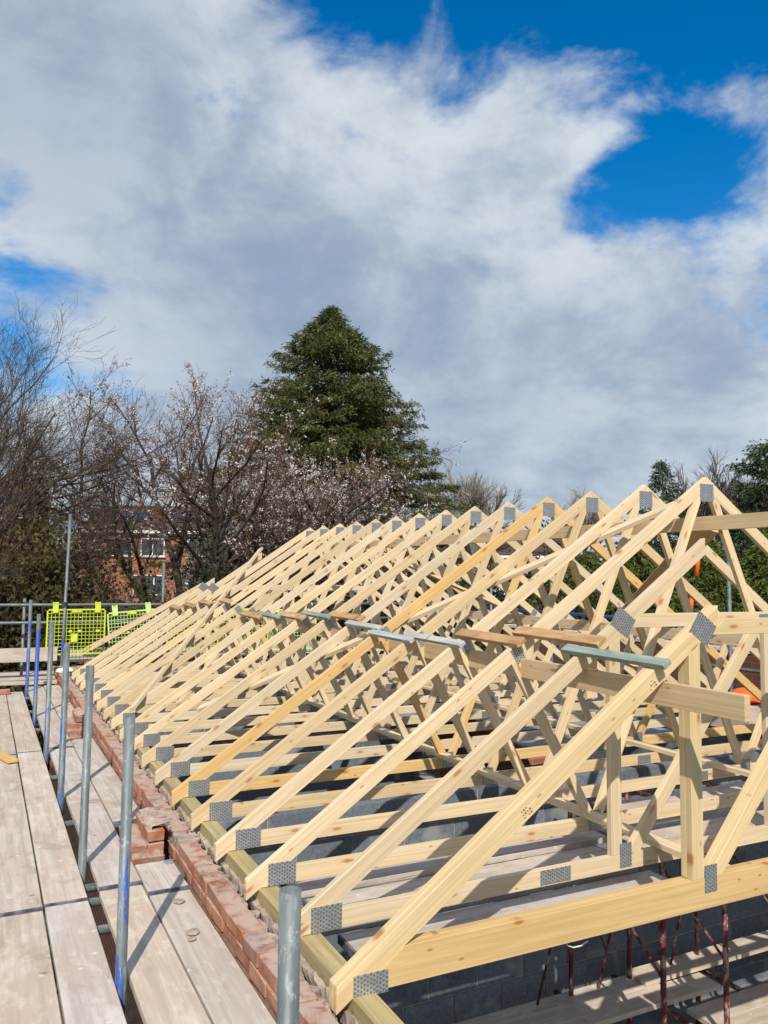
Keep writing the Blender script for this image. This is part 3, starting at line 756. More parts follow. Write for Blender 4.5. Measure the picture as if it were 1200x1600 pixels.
def brick_guards():
    """moulded mesh guards hooked over the far rail"""
    def guard(x0, z1, tilt, mat, lab, w=.91, h=.74):
        t = thing('mesh_guard', lab, 'safety guard', P3(x0, 14.415, z1), (0, tilt, 0), 'mesh guards on the far rail')
        bm = bmesh.new()
        def bar(ax, az, bx, bz, r):
            c = ((ax+bx)/2, 0, (az+bz)/2); sx = abs(bx-ax)+r; sz = abs(bz-az)+r
            g = bmesh.ops.create_cube(bm, size=1)['verts']
            for v in g: v.co = Vector((c[0]+v.co.x*sx, v.co.y*r, c[2]+v.co.z*sz))
        n, k = 15, 12
        for i in range(1, n): bar(w*i/n, -h, w*i/n, 0, .007)
        for i in range(1, k): bar(0, -h*i/k, w, -h*i/k, .0082)
        obj('mesh', bm_mesh(bm, 'mesh'), mat, t)
        bm = bmesh.new()
        for a in ((0, 0, w, 0), (0, -h, w, -h), (0, -h, 0, 0), (w, -h, w, 0)): bar(*a, .024)
        obj('frame', bm_mesh(bm, 'frame'), mat, t)
        for x in (.12, w-.12):
            bm = bmesh.new()
            for (a, b_, c, d, y) in ((x-.045, x+.045, -.05, .10, -.014), (x-.045, x-.025, .05, .13, .012), (x+.025, x+.045, .05, .13, .012), (x-.045, x+.045, .105, .125, .03)):
                g = bmesh.ops.create_cube(bm, size=1)['verts']
                for v in g: v.co = Vector(((a+b_)/2 + v.co.x*(b_-a), y + v.co.y*.02, (c+d)/2 + v.co.z*(d-c)))
            obj('hook', bm_mesh(bm, 'hook'), mat, t)
        for x, z, pw, ph in ((w*.5, -.02, .15, .06), (w*.47, -.47, .10, .14), (w*.40, -.36, .05, .04), (w*.56, -.36, .05, .04), (w*.88, -.36, .06, .04), (w*.10, -.36, .05, .04)):
            obj('clip_pad', box_mesh(pw, .012, ph, .002), mat, t, (x, -.012, z))
    guard(.976, -.665, 0, 'yellow_plastic', 'bright yellow-green mesh guard at the far corner, squarely hung')
    guard(1.93, -.735, -.085, 'pale_yellow_plastic', 'paler mesh guard hanging askew beside the bright one', .80)
    guard(2.95, -.68, 0, 'yellow_plastic', 'yellow mesh guard seen between the far rafters, third along the rail')
    guard(3.90, -.68, 0, 'yellow_plastic', 'yellow mesh guard seen between the far rafters, fourth along the rail')
    guard(4.86, -.70, 0, 'pale_yellow_plastic', 'yellow mesh guard seen between the far rafters, fifth along the rail')
brick_guards()

# ------------------------------------------------------------------ inside the shell
def interior():
    # boards lying crosswise just under the joists at the front
    spec = [(3.29, 1.62, 4.1, -1.70, 'grey_board', ''), (3.525, 1.6, 3.62, -1.735, 'scaffold_board', ''), (3.76, 1.5, 3.55, -1.70, 'grey_board', ''),
            (3.995, 1.6, 3.62, -1.735, 'scaffold_board', ''), (4.23, 1.55, 3.75, -1.70, 'scaffold_board', ''), (4.465, 1.65, 3.3, -1.735, 'grey_board', ''),
            (3.29, 4.14, 7.6, -1.70, 'scaffold_board', ''), (3.995, 3.78, 7.6, -1.70, 'scaffold_board', ''),
            (4.23, 3.85, 7.5, -1.735, 'grey_board', ''), (4.465, 3.75, 7.6, -1.735, 'scaffold_board', ''), (4.72, 4.3, 7.4, -1.735, 'scaffold_board', '')]
    for i, (y, a, b, z, mat, _) in enumerate(spec):
        t = thing('scaffold_board', 'inner board lying under the joists, %s row from the front, %s half' % (ORD[i if i < 6 else i-6], 'left' if i < 6 else 'right'), 'scaffold board', P3((a+b)/2, y, z-.038), (0, 0, RG.uniform(-.008, .008)), 'boards under the joists')
        obj('plank', box_mesh(b-a, .225, .038, .003), mat, t, (0, 0, .019), color=tint(.08, (.93, .93, .95)))
        for s in (1, -1): obj('end_band', box_mesh(.014, .227, .0396, .001, key='band2'), 'worn_band', t, (s*((b-a)/2-.0065), 0, .0188))
    # low working platform and red trestles
    for i, (y, a, b, z) in enumerate(((5.20, 3.2, 5.15, -3.35), (5.20, 5.0, 7.4, -3.31), (4.97, 3.3, 5.6, -3.352), (4.60, 5.05, 7.5, -3.35), (4.37, 5.0, 7.4, -3.35))):
        t = tag(span('trestle_board', 'scaffold_board', P3(a, y, z-.019), P3(b, y, z-.019), .225, .038, color=tint(.05, (1.05, 1.03, 1))), 'low trestle board inside the room, %s of five' % ORD[i], 'scaffold board', 'low boards on the trestles')
    for i, (T, lab) in enumerate(((4.36, 'dark red steel trestle, leftmost under the girder'), (4.98, 'dark red steel trestle, second from left under the girder'), (5.77, 'dark red steel trestle at the right under the girder'))):
        t = thing('steel_trestle', lab, 'trestle', (T, 4.75, 0), (0, 0, 0), 'red trestles inside the room')
        z0, z1 = CZ-3.35, CZ-1.80
        def bar(name, a, b, r): 
            o = rod(name, 'red_steel', a, b, r, 10); o.parent = t; o.matrix_parent_inverse = Matrix.Translation(-t.location)
        bar('leg', (T, 5.25, z0), (T, 5.25, z1), .019); bar('leg', (T, 4.27, .06), (T, 4.27, z1), .021)
        bar('leg', (T, 5.25, .06), (T, 5.25, z0-.05), .022)
        bar('brace', (T, 5.25, z1-.22), (T, 4.27, z0+.55), .011)
        bar('brace', (T+.02, 5.25, z1-.45), (T-.36, 5.22, z0+.02), .010); bar('brace', (T+.0, 5.25, z1-.5), (T+.34, 5.22, z0+.3), .009)
        bar('crossbar', (T, 5.32, z1), (T, 4.2, z1), .02); bar('crossbar', (T, 5.45, z0-.06), (T, 4.2, z0-.06), .022)
    # grey sheets stored on the joist boards
    for i, (x, y, s) in enumerate(((5.9, 6.6, .0), (6.3, 7.7, .05), (5.4, 8.5, -.04))):
        t = tag(obj('grey_sheet', box_mesh(2.0, .85, .02, .001), 'grey_sheet', None, P3(x, y, -1.70), (0, 0, s)), ('grey sheet lying under the joists behind the girder post', 'grey sheet lying under the joists farther right', 'grey sheet lying under the joists in the second room')[i], 'sheet', 'grey sheets in the building')
    # tall piece of existing brick wall to the right, its shade painted into the brick colour
    w = thing('brick_wall', 'red brick wall with painted-in shade behind the right-hand rafters', 'brick wall', (8.75, 8.5, 0))
    obj('brickwork', box_mesh(.215, 7.5, 3.05, .003), 'shade_tinted_brickwork', w, (0, 0, 1.525)); obj('coping', box_mesh(.24, 7.5, .05, .004), 'wall_coping', w, (0, 0, 3.077))
    w = thing('brick_wall', 'low red brick cross wall between the rooms on the right', 'brick wall', (6.55, 9.05, 0))
    obj('brickwork', box_mesh(2.4, .10, 2.1, .003), 'far_brickwork', w, (0, 0, 1.05))
interior()

def right_side_scaffold():
    for i, (T, D, z) in enumerate(((8.6, 3.6, -.1), (8.6, 5.4, .2), (8.6, 7.2, .55), (8.6, 9.0, .1), (8.6, 10.8, .3), (8.6, 12.6, .05))):
        tag(rod('scaffold_pole', 'worn_blue_tube', (T, D, 0), P3(T, D, z), sides=12), 'blue scaffold pole beyond the right-hand rafters, %s from the front' % ORD[i], 'scaffold pole', 'scaffold poles of the right row')
    for z, lab in ((-.62, 'upper blue rail of the right-hand scaffold'), (-1.15, 'lower grey rail of the right-hand scaffold')):
        tag(rod('guard_rail', 'blue_tube' if z > -1 else 'galvanised_tube', P3(8.66, 2.2, z), P3(8.66, 15, z), sides=12), lab, 'guard rail')
    for i, (T, D, z, h) in enumerate(((9.3, 8.75, .28, .32), (9.3, 8.35, .30, .28), (9.1, 8.3, -.30, .25))):
        tag(rod('orange_post', 'orange_plastic', P3(T, D, z-h), P3(T+.05, D, z+h*.35), .032, 12), 'orange plastic post behind the rafters, %s' % ('left of the upper pair', 'right of the upper pair', 'lower single one')[i], 'safety post', 'orange posts')
    bm = bmesh.new(); bmesh.ops.create_uvsphere(bm, u_segments=20, v_segments=12, radius=.17)
    for v in bm.verts:
        v.co.z *= .75
        if v.co.z < 0: v.co.z *= .25
    rim = bmesh.ops.create_cone(bm, cap_ends=True, segments=20, radius1=.21, radius2=.19, depth=.02)
    tag(obj('orange_tub', bm_mesh(bm, 'tub', True), 'orange_plastic', None, P3(7.55, 6.15, -1.33)), 'orange domed plastic tub seen past the girder post', 'tub')
    tag(span('pallet_stack', 'scaffold_board', P3(7.3, 6.15, -1.5), P3(7.9, 6.15, -1.5), .5, .28), 'stack of boards carrying the orange tub', 'board stack')
    # roof of the cross wing behind
    for i in range(4):
        D = 9.2 + .6*i
        t = thing('wing_truss', 'small pointed truss of the lower wing roof at right, %s from the front' % ORD[i], 'roof truss', P3(15.2 - 0*i, D, -1.6), (0, 0, 0), 'small trusses of the lower wing')
        a, b = (-1.9, 0), (0, 1.32)
        for s in (1, -1):
            poly, ang = strip((s*-2.1, -.02), (0, 1.38), .09, 0)
            poly = clip(poly, lambda p: -s*p[0]-.001)
            cxm = sum(p[0] for p in poly)/len(poly); czm = sum(p[1] for p in poly)/len(poly); c_, s_ = math.cos(ang), math.sin(ang)
            k = 'wing%d' % s
            if k not in MEMB: MEMB[k] = prism_mesh([((x-cxm)*c_ + (z-czm)*s_, -(x-cxm)*s_ + (z-czm)*c_) for x, z in poly], THK)
            obj('rafter', MEMB[k], 'timber', t, (cxm, 0, czm), (0, -ang, 0), tint(.06))
        obj('bottom_chord', box_mesh(3.6, THK, .09, .002), 'timber', t, (0, THK/2, -.035), color=tint(.06))
        obj('web', box_mesh(.07, THK, 1.2, .002), 'timber', t, (0, THK/2, .61), color=tint(.06))
        o = obj('nail_plate', box_mesh(.13, .003, .12, 0), 'galvanised_plate', t, (0, -.003, 1.2))
    w = thing('brick_wall', 'low brick wall under the lower wing trusses at right', 'brick wall', (15.2, 10.2, 0))
    obj('brickwork', box_mesh(4.2, 2.6, 2.3, .003), 'far_brickwork', w, (0, 0, 1.15))
right_side_scaffold()

def small_things():
    # loose bricks, mortar crumbs and a white bag at the far corner
    for i, (T, D, z, r, lab) in enumerate(((.30, 12.72, PZ+.033, .1, 'loose red brick at the far end of the left boards'), (1.16, 13.95, PZ+.20, .3, 'loose red brick by the far yellow guard'), (1.62, 14.1, PZ+.24, 1.2, 'dark red brick under the yellow guard'))):
        tag(obj('loose_brick', box_mesh(*BR, .005, .004, i, 'br'), 'brick_clay', None, P3(T, D, z), (0, 0, r)), lab, 'brick', 'loose bricks')
    bm = bmesh.new(); bmesh.ops.create_icosphere(bm, subdivisions=3, radius=.085); rg = random.Random(5)
    for v in bm.verts:
        v.co = Vector((v.co.x*1.4, v.co.y, v.co.z*.55)) * (1 + .25*math.sin(v.co.x*60)*math.cos(v.co.y*53) + rg.uniform(-.12, .12))
    tag(obj('white_bag', bm_mesh(bm, 'bag', True), 'white_plastic', None, P3(1.24, 13.75, BTOP+.05)), 'crumpled white plastic bag on the far end of the brick wall', 'bag')
    lumps = [(1.0, 4.05, .034, 'flat mortar lump on the near inner board'), (.98, 3.98, .022, 'small mortar crumb beside the flat lump on the near board'), (1.02, 4.45, .03, 'mortar flake by the short offcut board'), (.83, 6.6, .04, 'thin wood chip on the boards beyond the third pole'), (1.09, 5.06, .035, 'grey cloth scrap where the offcut meets the wall'), (.80, 7.3, .03, 'mortar crumb on the boards beyond the fourth pole'), (.72, 8.9, .03, 'mortar crumb far along the boards')]
    for i, (T, D, r, lab) in enumerate(lumps):
        bm = bmesh.new(); bmesh.ops.create_icosphere(bm, subdivisions=2, radius=r); rg = random.Random(i)
        for v in bm.verts: v.co = Vector((v.co.x*rg.uniform(.8, 1.3), v.co.y*rg.uniform(.7, 1.2), v.co.z*.28))
        tag(obj('mortar_lump', bm_mesh(bm, 'lump'), 'grey_sheet' if i == 4 else 'mortar', None, P3(T, D, PZ+.008), (0, 0, i)), lab, 'rubble', 'crumbs on the boards')
    # a bent yellow offcut at the left edge of the boards
    tag(span('timber_offcut', 'timber', P3(.10, 8.9, PZ+.02), P3(.315, 8.15, PZ+.03), .09, .03, color=(1, .8, .45)), 'yellow timber offcut lying on the left boards at the picture edge', 'timber offcut')
    # loose wire hanging from the girder
    pts = [(2.36, 2.90, -1.60), (2.39, 2.90, -1.635), (2.43, 2.91, -1.655), (2.48, 2.92, -1.662), (2.54, 2.94, -1.66)]
    bm = bmesh.new(); rings = []
    P_ = [P3(*q) for q in pts]
    for k in range(25):
        u = k/24*(len(P_)-1); i = min(int(u), len(P_)-2); f = u-i; f = f*f*(3-2*f)*.5 + f*.5; c = P_[i].lerp(P_[i+1], f)
        rings.append([bm.verts.new(c + Vector((0, math.cos(a_)*.0035, math.sin(a_)*.0035))) for a_ in (0, 1.57, 3.14, 4.71)])
    for k in range(24):
        for j in range(4): bm.faces.new((rings[k][j], rings[k][(j+1) % 4], rings[k+1][(j+1) % 4], rings[k+1][j]))
    tag(obj('loose_wire', bm_mesh(bm, 'wire', True), 'white_plastic'), 'loose white wire curling out below the girder chord', 'wire')
small_things()

# ------------------------------------------------------------------ vegetation
class Wood:
    """collects tapering branch tubes"""
    def __init__(s): s.v = []; s.f = []; s.n = 0
    def tube(s, pts, rad, sides):
        pts = np.asarray(pts, float); m = len(pts)
        d = np.gradient(pts, axis=0); d /= np.linalg.norm(d, axis=1, keepdims=True) + 1e-9
        ref = np.array([0, 0, 1.]) if abs(d[0, 2]) < .9 else np.array([1., 0, 0])
        a = np.cross(d, ref); a /= np.linalg.norm(a, axis=1, keepdims=True) + 1e-9; b = np.cross(d, a)
        th = np.arange(sides)*2*np.pi/sides
        ring = pts[:, None] + (a[:, None]*np.cos(th)[None, :, None] + b[:, None]*np.sin(th)[None, :, None])*np.asarray(rad)[:, None, None]
        s.v.append(ring.reshape(-1, 3))
        i = np.arange(m-1)[:, None]*sides; k = np.arange(sides)[None]; k2 = (k+1) % sides
        s.f.append((s.n + np.stack([i+k, i+k2, i+sides+k2, i+sides+k], -1)).reshape(-1, 4)); s.n += m*sides
    def mesh(s, name, smooth=True): return quad_mesh(name, np.concatenate(s.v), np.concatenate(s.f), smooth)
def quad_mesh(name, v, f, smooth=False):
    me = bpy.data.meshes.new(name); n = len(f)
    me.vertices.add(len(v)); me.vertices.foreach_set('co', np.ascontiguousarray(v, np.float32).ravel())
    me.loops.add(n*4); me.loops.foreach_set('vertex_index', np.ascontiguousarray(f, np.int32).ravel())
    me.polygons.add(n); me.polygons.foreach_set('loop_start', np.arange(n, dtype=np.int32)*4)
    if smooth: me.polygons.foreach_set('use_smooth', np.ones(n, bool))
    me.update(calc_edges=True); return me
def cards(c, ax, w, l, rng, flat=.0):
    """leaf quads: centre c, long axis ax, random roll; diamonds rather than squares"""
    n = len(c); ax = ax/(np.linalg.norm(ax, axis=1, keepdims=True) + 1e-9)
    r = rng.normal(size=(n, 3)); r -= ax*(r*ax).sum(1, keepdims=True); r /= np.linalg.norm(r, axis=1, keepdims=True) + 1e-9
    w = np.broadcast_to(np.asarray(w, float), (n,))[:, None]; l = np.broadcast_to(np.asarray(l, float), (n,))[:, None]
    p = np.stack([c - ax*l*.5, c + r*w*.5 + ax*l*.06, c + ax*l*.5, c - r*w*.5 + ax*l*.06], 1)
    return p.reshape(-1, 3), np.arange(n*4).reshape(-1, 4)
def leaf_mesh(name, parts):
    v, f, k = [], [], 0
    for a, b in parts: v.append(a); f.append(b + k); k += len(a)
    return quad_mesh(name, np.concatenate(v), np.concatenate(f))
def unit(v): v = np.asarray(v, float); return v/(np.linalg.norm(v) + 1e-9)

def grow(rng, p, d, L, r, lev, spec, segs, pull):
    """recursive branching; spec[lev] = (children, length factor, angle, wobble, lift)"""
    n = max(3, int(5 - lev*.5)); pts = [np.array(p, float)]; d = unit(d); dirs = [d]
    ch, lf, ang, wob, lift = spec[lev]
    for i in range(n):
        d = unit(d + rng.normal(0, wob, 3) + np.array([0, 0, lift]) + pull*.06)
        pts.append(pts[-1] + d*L/n); dirs.append(d)
    rad = r*(1 - np.linspace(0, 1, n+1)*(.62 if lev < len(spec)-1 else .75))
    segs.append((lev, np.array(pts), rad))
    if lev+1 < len(spec):
        for k in range(ch):
            t = (.25 if lev else .35) + (.75 if lev else .65)*(k + rng.uniform(.1, .9))/ch
            x = min(t*n, n-1e-3); i = int(x); q = pts[i] + (pts[i+1]-pts[i])*(x-i); dd = dirs[i+1]
            s = rng.normal(size=3); s -= dd*(s@dd); s = unit(s)
            a = ang*rng.uniform(.65, 1.3)
            nd = dd*math.cos(a) + s*math.sin(a)
            grow(rng, q, nd, L*lf*rng.uniform(.7, 1.25)*(1.1 - .35*t), max(rad[i]*.62, .0035), lev+1, spec, segs, pull)
def branch_tree(name, label, base, h0, dirs, spec, bark, twig, seed, group=None, pull=(0, 0, 0), r0=.16, trunk_dir=(0, 0, 1), split=2, twig_r=1., cat='tree', leaves=None):
    rng = np.random.default_rng(seed); segs = []
    t = thing(name, label, cat, base, group=group)
    tp = np.array([[0, 0, -.1], unit(trunk_dir)*h0*.5, unit(trunk_dir)*h0])
    tr, cr = Wood(), Wood(); tr.tube(tp, [r0*1.15, r0, r0*.85], 9)
    for d, L, off in dirs:
        grow(rng, unit(trunk_dir)*h0*off, d, L, r0*.62, 0, spec, segs, np.array(pull))
    for lev, p, rd in segs:
        (tr if lev < split else cr).tube(p, rd if lev < split else np.maximum(rd*twig_r, .0026), 7 if lev < 1 else 5 if lev < split else 3)
    obj('trunk', tr.mesh('trunk'), bark, t); c = obj('crown', cr.mesh('crown'), twig, t)
    if leaves:
        for nm, mat, per, w, l, spread, levs in leaves:
            P, A = [], []
            for lev, p, rd in segs:
                if lev < levs: continue
                k = rng.poisson(per/6 if nm == 'blossom' else per)
                if not k: continue
                u = rng.uniform(.1, 1, k)*(len(p)-1); i = np.minimum(u.astype(int), len(p)-2)
                P.append(p[i] + (p[i+1]-p[i])*(u-i)[:, None] + rng.normal(0, spread, (k, 3))); A.append(rng.normal(size=(k, 3)))
            P = np.concatenate(P); A = np.concatenate(A)
            if nm == 'blossom':
                P = np.repeat(P, 7, 0) + rng.normal(0, .032, (len(P)*7, 3)); A = rng.normal(size=P.shape)
            obj(nm, leaf_mesh(nm, [cards(P, A, w*rng.uniform(.7, 1.3, len(P)), l*rng.uniform(.7, 1.3, len(P)), rng)]), mat, t)
    return t

def bare_trees():
    # the big bare tree at the left, limbs sweeping up to the right
    spec = [(10, .54, .55, .09, .05), (8, .54, .55, .12, .05), (6, .55, .55, .13, .05), (4, .60, .55, .14, .04), (3, .65, .55, .16, .03)]
    branch_tree('bare_tree', 'large bare tree at the left edge, branches sweeping up to the right', (-2.6, 18.6, gz(-2.6, 18.6)), 2.2,
                [((.66, .1, .95), 5.7, 1), ((.90, -.1, .75), 5.9, .9), ((.12, .1, 1), 3.9, 1), ((-.4, .2, .9), 4.0, .9), ((.98, .1, .52), 5.0, .8), ((.72, .3, .95), 6.3, 1)],
                spec, 'bark', 'brown_twig', 11, pull=(.12, 0, .1), r0=.15, twig_r=.62, leaves=[('buds', 'bud', .55, .018, .03, .01, 3)])
    branch_tree('bare_tree', 'second bare tree behind the large one at left', (.2, 23.5, gz(.2, 23.5)), 2.0,
                [((.3, 0, 1), 4.8, 1), ((-.4, .1, .9), 4.6, 1), ((.8, 0, .8), 4.4, .9), ((.1, -.3, 1), 4.6, 1)], spec, 'bark', 'brown_twig', 12, r0=.11, twig_r=.6)
    # rounded bare tree right of the spruce
    sp = [(8, .60, .55, .09, .05), (7, .55, .55, .12, .04), (6, .55, .5, .12, .04), (4, .6, .5, .12, .03)]
    def rounded(lab, x, y, top, seed, tw='pale_twig'):
        z = gz(x, y); H = top - z
        branch_tree('round_bare_tree', lab, (x, y, z), H*.35, [((math.cos(a)*.55, math.sin(a)*.55, 1), H*.42, .95) for a in np.arange(7)*.9] + [((0, 0, 1), H*.45, 1)], sp, 'grey_bark', tw, seed, r0=H*.022, twig_r=1.5)
    rounded('round-headed bare tree standing right of the big spruce', 32.9, 50.4, CZ+8.4, 21)
    rounded('bare tree top showing behind the middle truss apexes', 40.5, 47.0, CZ+6.5, 22)
    rounded('bare tree showing between the pine and the right-hand conifer', 38.5, 33.2, CZ+7.0, 23, 'brown_twig')
    rounded('small bare tree beside the dark pine', 41.5, 33.5, CZ+6.4, 24, 'brown_twig')
bare_trees()

def cherry_tree():
    spec = [(9, .55, .65, .10, .045), (8, .52, .62, .13, .04), (6, .55, .6, .15, .05), (4, .6, .55, .14, .06)]
    lv = [('blossom', 'blossom', 3.4, .040, .046, .02, 2), ('young_leaves', 'bronze_leaf', 4.2, .030, .062, .04, 2)]
    dirs = [((-.75, -.1, .85), 5.2, .9), ((.85, -.15, .65), 5.8, .9), ((.1, -.5, .95), 4.9, 1), ((-.35, .3, 1), 5.4, 1), ((.4, .2, 1), 5.6, 1), ((1, .2, .40), 5.6, .75), ((-1, .1, .45), 4.6, .75), ((.75, .4, .75), 5.2, .9)]
    branch_tree('cherry_tree', 'cherry tree in pale blossom in front of the big spruce', (4.9, 20.6, gz(4.9, 20.6)), 2.0, dirs, spec, 'cherry_bark', 'cherry_twig', 31, r0=.19, leaves=lv, twig_r=.8)
    lv2 = [('blossom', 'blossom', 8.5, .040, .046, .02, 2), ('young_leaves', 'bronze_leaf', 3.0, .030, .062, .04, 2)]
    branch_tree('cherry_tree', 'second blossoming cherry at the foot of the big spruce', (8.7, 22.4, gz(8.7, 22.4)), 1.6,
                [((-.6, 0, .9), 4.2, 1), ((.7, -.1, .8), 4.2, 1), ((.1, .2, 1), 4.4, 1), ((1, 0, .45), 4.4, .8), ((-1, 0, .5), 4.0, .8), ((0, -.6, .8), 3.6, 1), ((.4, .3, .9), 4.4, 1)], spec, 'cherry_bark', 'cherry_twig', 32, r0=.16, leaves=lv2, twig_r=.8)
cherry_tree()

def spruce(name, label, base, H, prof, seed, needles, nb=420, spray=.34, droop=.25, crown_lo=.12, dead=None, dens=1.0, lean=(0, 0)):
    """layered conifer: whorled branches, each hung with short needle sprays"""
    rng = np.random.default_rng(seed); t = thing(name, label, 'tree', base)
    w = Wood(); w.tube(np.array([[0, 0, -.1], [lean[0]*.5, lean[1]*.5, H*.5], [lean[0], lean[1], H*.985]]), [H*.021, H*.013, .012], 8)
    C, A, Ld, DC, DA = [], [], [], [], []
    for k in range(nb):
        f = crown_lo + (1-crown_lo)*(1 - (1-(k + rng.uniform())/nb)**.80 if False else (k + rng.uniform(0, 1))/nb)
        z = f*H; az = k*2.39996 + rng.normal(0, .35)
        # lobes make the outline uneven
        lob = 1 + .09*math.sin(az*3 + z*1.9 + seed) + .08*math.sin(az*5 - z*2.7) + rng.normal(0, .12)
        R = np.interp(f, prof[0], prof[1])*max(.4, lob)
        o = np.array([lean[0]*f, lean[1]*f, z]); dx = np.array([math.cos(az), math.sin(az), 0])
        n = 7; s = np.linspace(0, 1, n)[:, None]
        rise = .28*(f > .8) + rng.normal(0, .05)
        pts = o + dx*R*s + np.array([0, 0, 1.])*(R*(rise*s - droop*s**2 + .16*s**4))
        w.tube(pts, np.linspace(max(.010, R*.011), .004, n), 4)
        m = max(4, int(R*7.5*dens))
        u = rng.uniform(.22, 1, m)**.75
        q = np.stack([np.interp(u, s[:, 0], pts[:, i]) for i in range(3)], 1)
        side = np.cross(dx, [0, 0, 1.]); lat = rng.normal(0, 1, m)[:, None]*side*(.13 + .20*R*(1-u)[:, None]*.5)
        q = q + lat + rng.normal(0, .05, (m, 3))
        ax = dx*.7 + lat*1.1 + np.array([0, 0, -.30]) + rng.normal(0, .28, (m, 3))
        C.append(q); A.append(ax); Ld.append(np.full(m, spray)*rng.uniform(.6, 1.25, m))
        if dead and f < .62 and rng.uniform() < .5:
            kd = int(5*R); ud = rng.uniform(.1, .85, kd)
            DC.append(np.stack([np.interp(ud, s[:, 0], pts[:, i]) for i in range(3)], 1) + rng.normal(0, .08, (kd, 3)) - np.array([0, 0, .12])); DA.append(rng.normal(0, .3, (kd, 3)) + np.array([0, 0, -1.]))
    C = np.concatenate(C); A = np.concatenate(A); A /= np.linalg.norm(A, axis=1, keepdims=True); Ld = np.concatenate(Ld)
    # every spray is a handful of needle twigs fanned along its axis
    parts = []
    for j in range(6):
        off = (j/5 - .35)
        sd = rng.normal(size=C.shape); sd -= A*(sd*A).sum(1, keepdims=True); sd /= np.linalg.norm(sd, axis=1, keepdims=True)
        ax = A*.8 + sd*.75; cc = C + A*(Ld*off)[:, None] + sd*(Ld*.16)[:, None]
        parts.append(cards(cc, ax, Ld*.13, Ld*.52, rng))
    parts.append(cards(C, A, Ld*.16, Ld*1.05, rng))
    obj('trunk', w.mesh('trunk'), 'spruce_bark', t); obj('crown', leaf_mesh('crown', parts), needles, t)
    if dead and DC:
        DC = np.concatenate(DC); DA = np.concatenate(DA)
        obj('dead_twigs', leaf_mesh('dead', [cards(DC, DA, .03, .42, rng), cards(DC + .05, DA, .02, .55, rng)]), 'dead_needles', t)
    return t
def conifers():
    z = gz(12.2, 29.4); H = CZ + 10.75 - z
    spruce('spruce_tree', 'tall broad spruce rising above the far end of the roof', (12.15, 29.3, z), H,
           ([0, .12, .25, .40, .55, .68, .80, .90, .97, 1], [3.6, 4.9, 5.2, 4.95, 4.35, 3.45, 2.35, 1.25, .38, .04]), 41, 'spruce_needles', nb=820, dead=True, dens=2.2, droop=.22, spray=.30)
    def pine(lab, x, y, top, prof, seed, nb=170, m='pine_needles', dr=.05, sp=.42, lo=.2):
        z = gz(x, y); spruce('pine_tree', lab, (x, y, z), top-z, prof, seed, m, nb=nb, spray=sp, droop=dr, crown_lo=lo, dens=1.1)
    pine('dark pine showing between the first and second truss apexes', 34.2, 33.0, CZ+6.5, ([0, .3, .6, .8, .93, 1], [1.6, 1.8, 1.5, .95, .4, .1]), 51)
    pine('tall dark conifer at the right edge', 31.3, 23.2, CZ+6.0, ([0, .3, .55, .8, .93, 1], [2.6, 3.0, 2.8, 2.1, 1.2, .4]), 52, 260)
    pine('dark conifer behind the one at the right edge', 35.5, 22.5, CZ+7.0, ([0, .3, .55, .8, .93, 1], [2.8, 3.2, 3.0, 2.2, 1.2, .4]), 53, 240)
    for i, (x, y, top, r) in enumerate(((22.6, 20.2, CZ+1.75, 1.5), (24.2, 18.6, CZ+1.6, 1.5), (21.6, 22.2, CZ+1.2, 1.4), (25.6, 17.0, CZ+1.5, 1.5), (20.8, 24.0, CZ+.9, 1.4))):
        z = gz(x, y)
        spruce('cypress_tree', 'yellow-green cypress of the hedge behind the right-hand rafters, %s' % ('second from right', 'rightmost in view', 'middle one', 'beyond the picture edge', 'leftmost')[i], (x, y, z), top-z,
               ([0, .3, .6, .85, 1], [r*1.1, r*1.1, r, r*.65, .15]), 60+i, 'cypress_scales', nb=300, spray=.34, droop=.75, crown_lo=.05, dens=1.4)['group'] = 'cypress hedge at right'
conifers()

def shrub_mass(name, label, cat, base, size, n, seed, mat, w=.09, l=.13, stems=0, twig='brown_twig', group=None, part='foliage', clump=9, twigs=(24, 1.)):
    """an evergreen bush or hedge: leaves in clumps through its volume, ragged outline, twiggy stems"""
    rng = np.random.default_rng(seed); t = thing(name, label, cat, base, group=group)
    sx, sy, sz = size
    if n:
        k = n//clump
        c = rng.normal(size=(k, 3)); c /= np.linalg.norm(c, axis=1, keepdims=True); c *= rng.uniform(.25, 1, (k, 1))**.45
        c[:, 2] = np.abs(c[:, 2])*.98 + .02
        bump = 1 + .18*np.sin(c[:, 0]*7 + seed) + .14*np.sin(c[:, 1]*9 + c[:, 0]*5) + rng.normal(0, .08, k)
        c = c*np.array([sx, sy, sz])*bump[:, None]
        C = np.repeat(c, clump, 0) + rng.normal(0, .13, (k*clump, 3)); A = rng.normal(size=C.shape) + np.repeat(c, clump, 0)*.3
        obj(part, leaf_mesh(part, [cards(C, A, w*rng.uniform(.6, 1.3, len(C)), l*rng.uniform(.6, 1.3, len(C)), rng)]), mat, t)
    wd = Wood()
    for i in range(twigs[0]):
        a = rng.uniform(0, 6.28); r = rng.uniform(0, .8)
        d = np.array([math.cos(a)*r, math.sin(a)*r, 1.1]); p0 = np.array([math.cos(a)*sx*.25*r, math.sin(a)*sy*.25*r, -.05]); segs = []
        grow(rng, p0, d, sz*twigs[1]*rng.uniform(.5, .8), .022, 0, [(7, .5, .6, .12, .05), (5, .5, .6, .15, .05), (3, .55, .6, .15, .04)], segs, np.zeros(3))
        for lev, p, rd in segs: wd.tube(p, np.maximum(rd, .004), 4 if lev < 1 else 3)
    obj('stems', wd.mesh('stems'), twig, t)
    return t
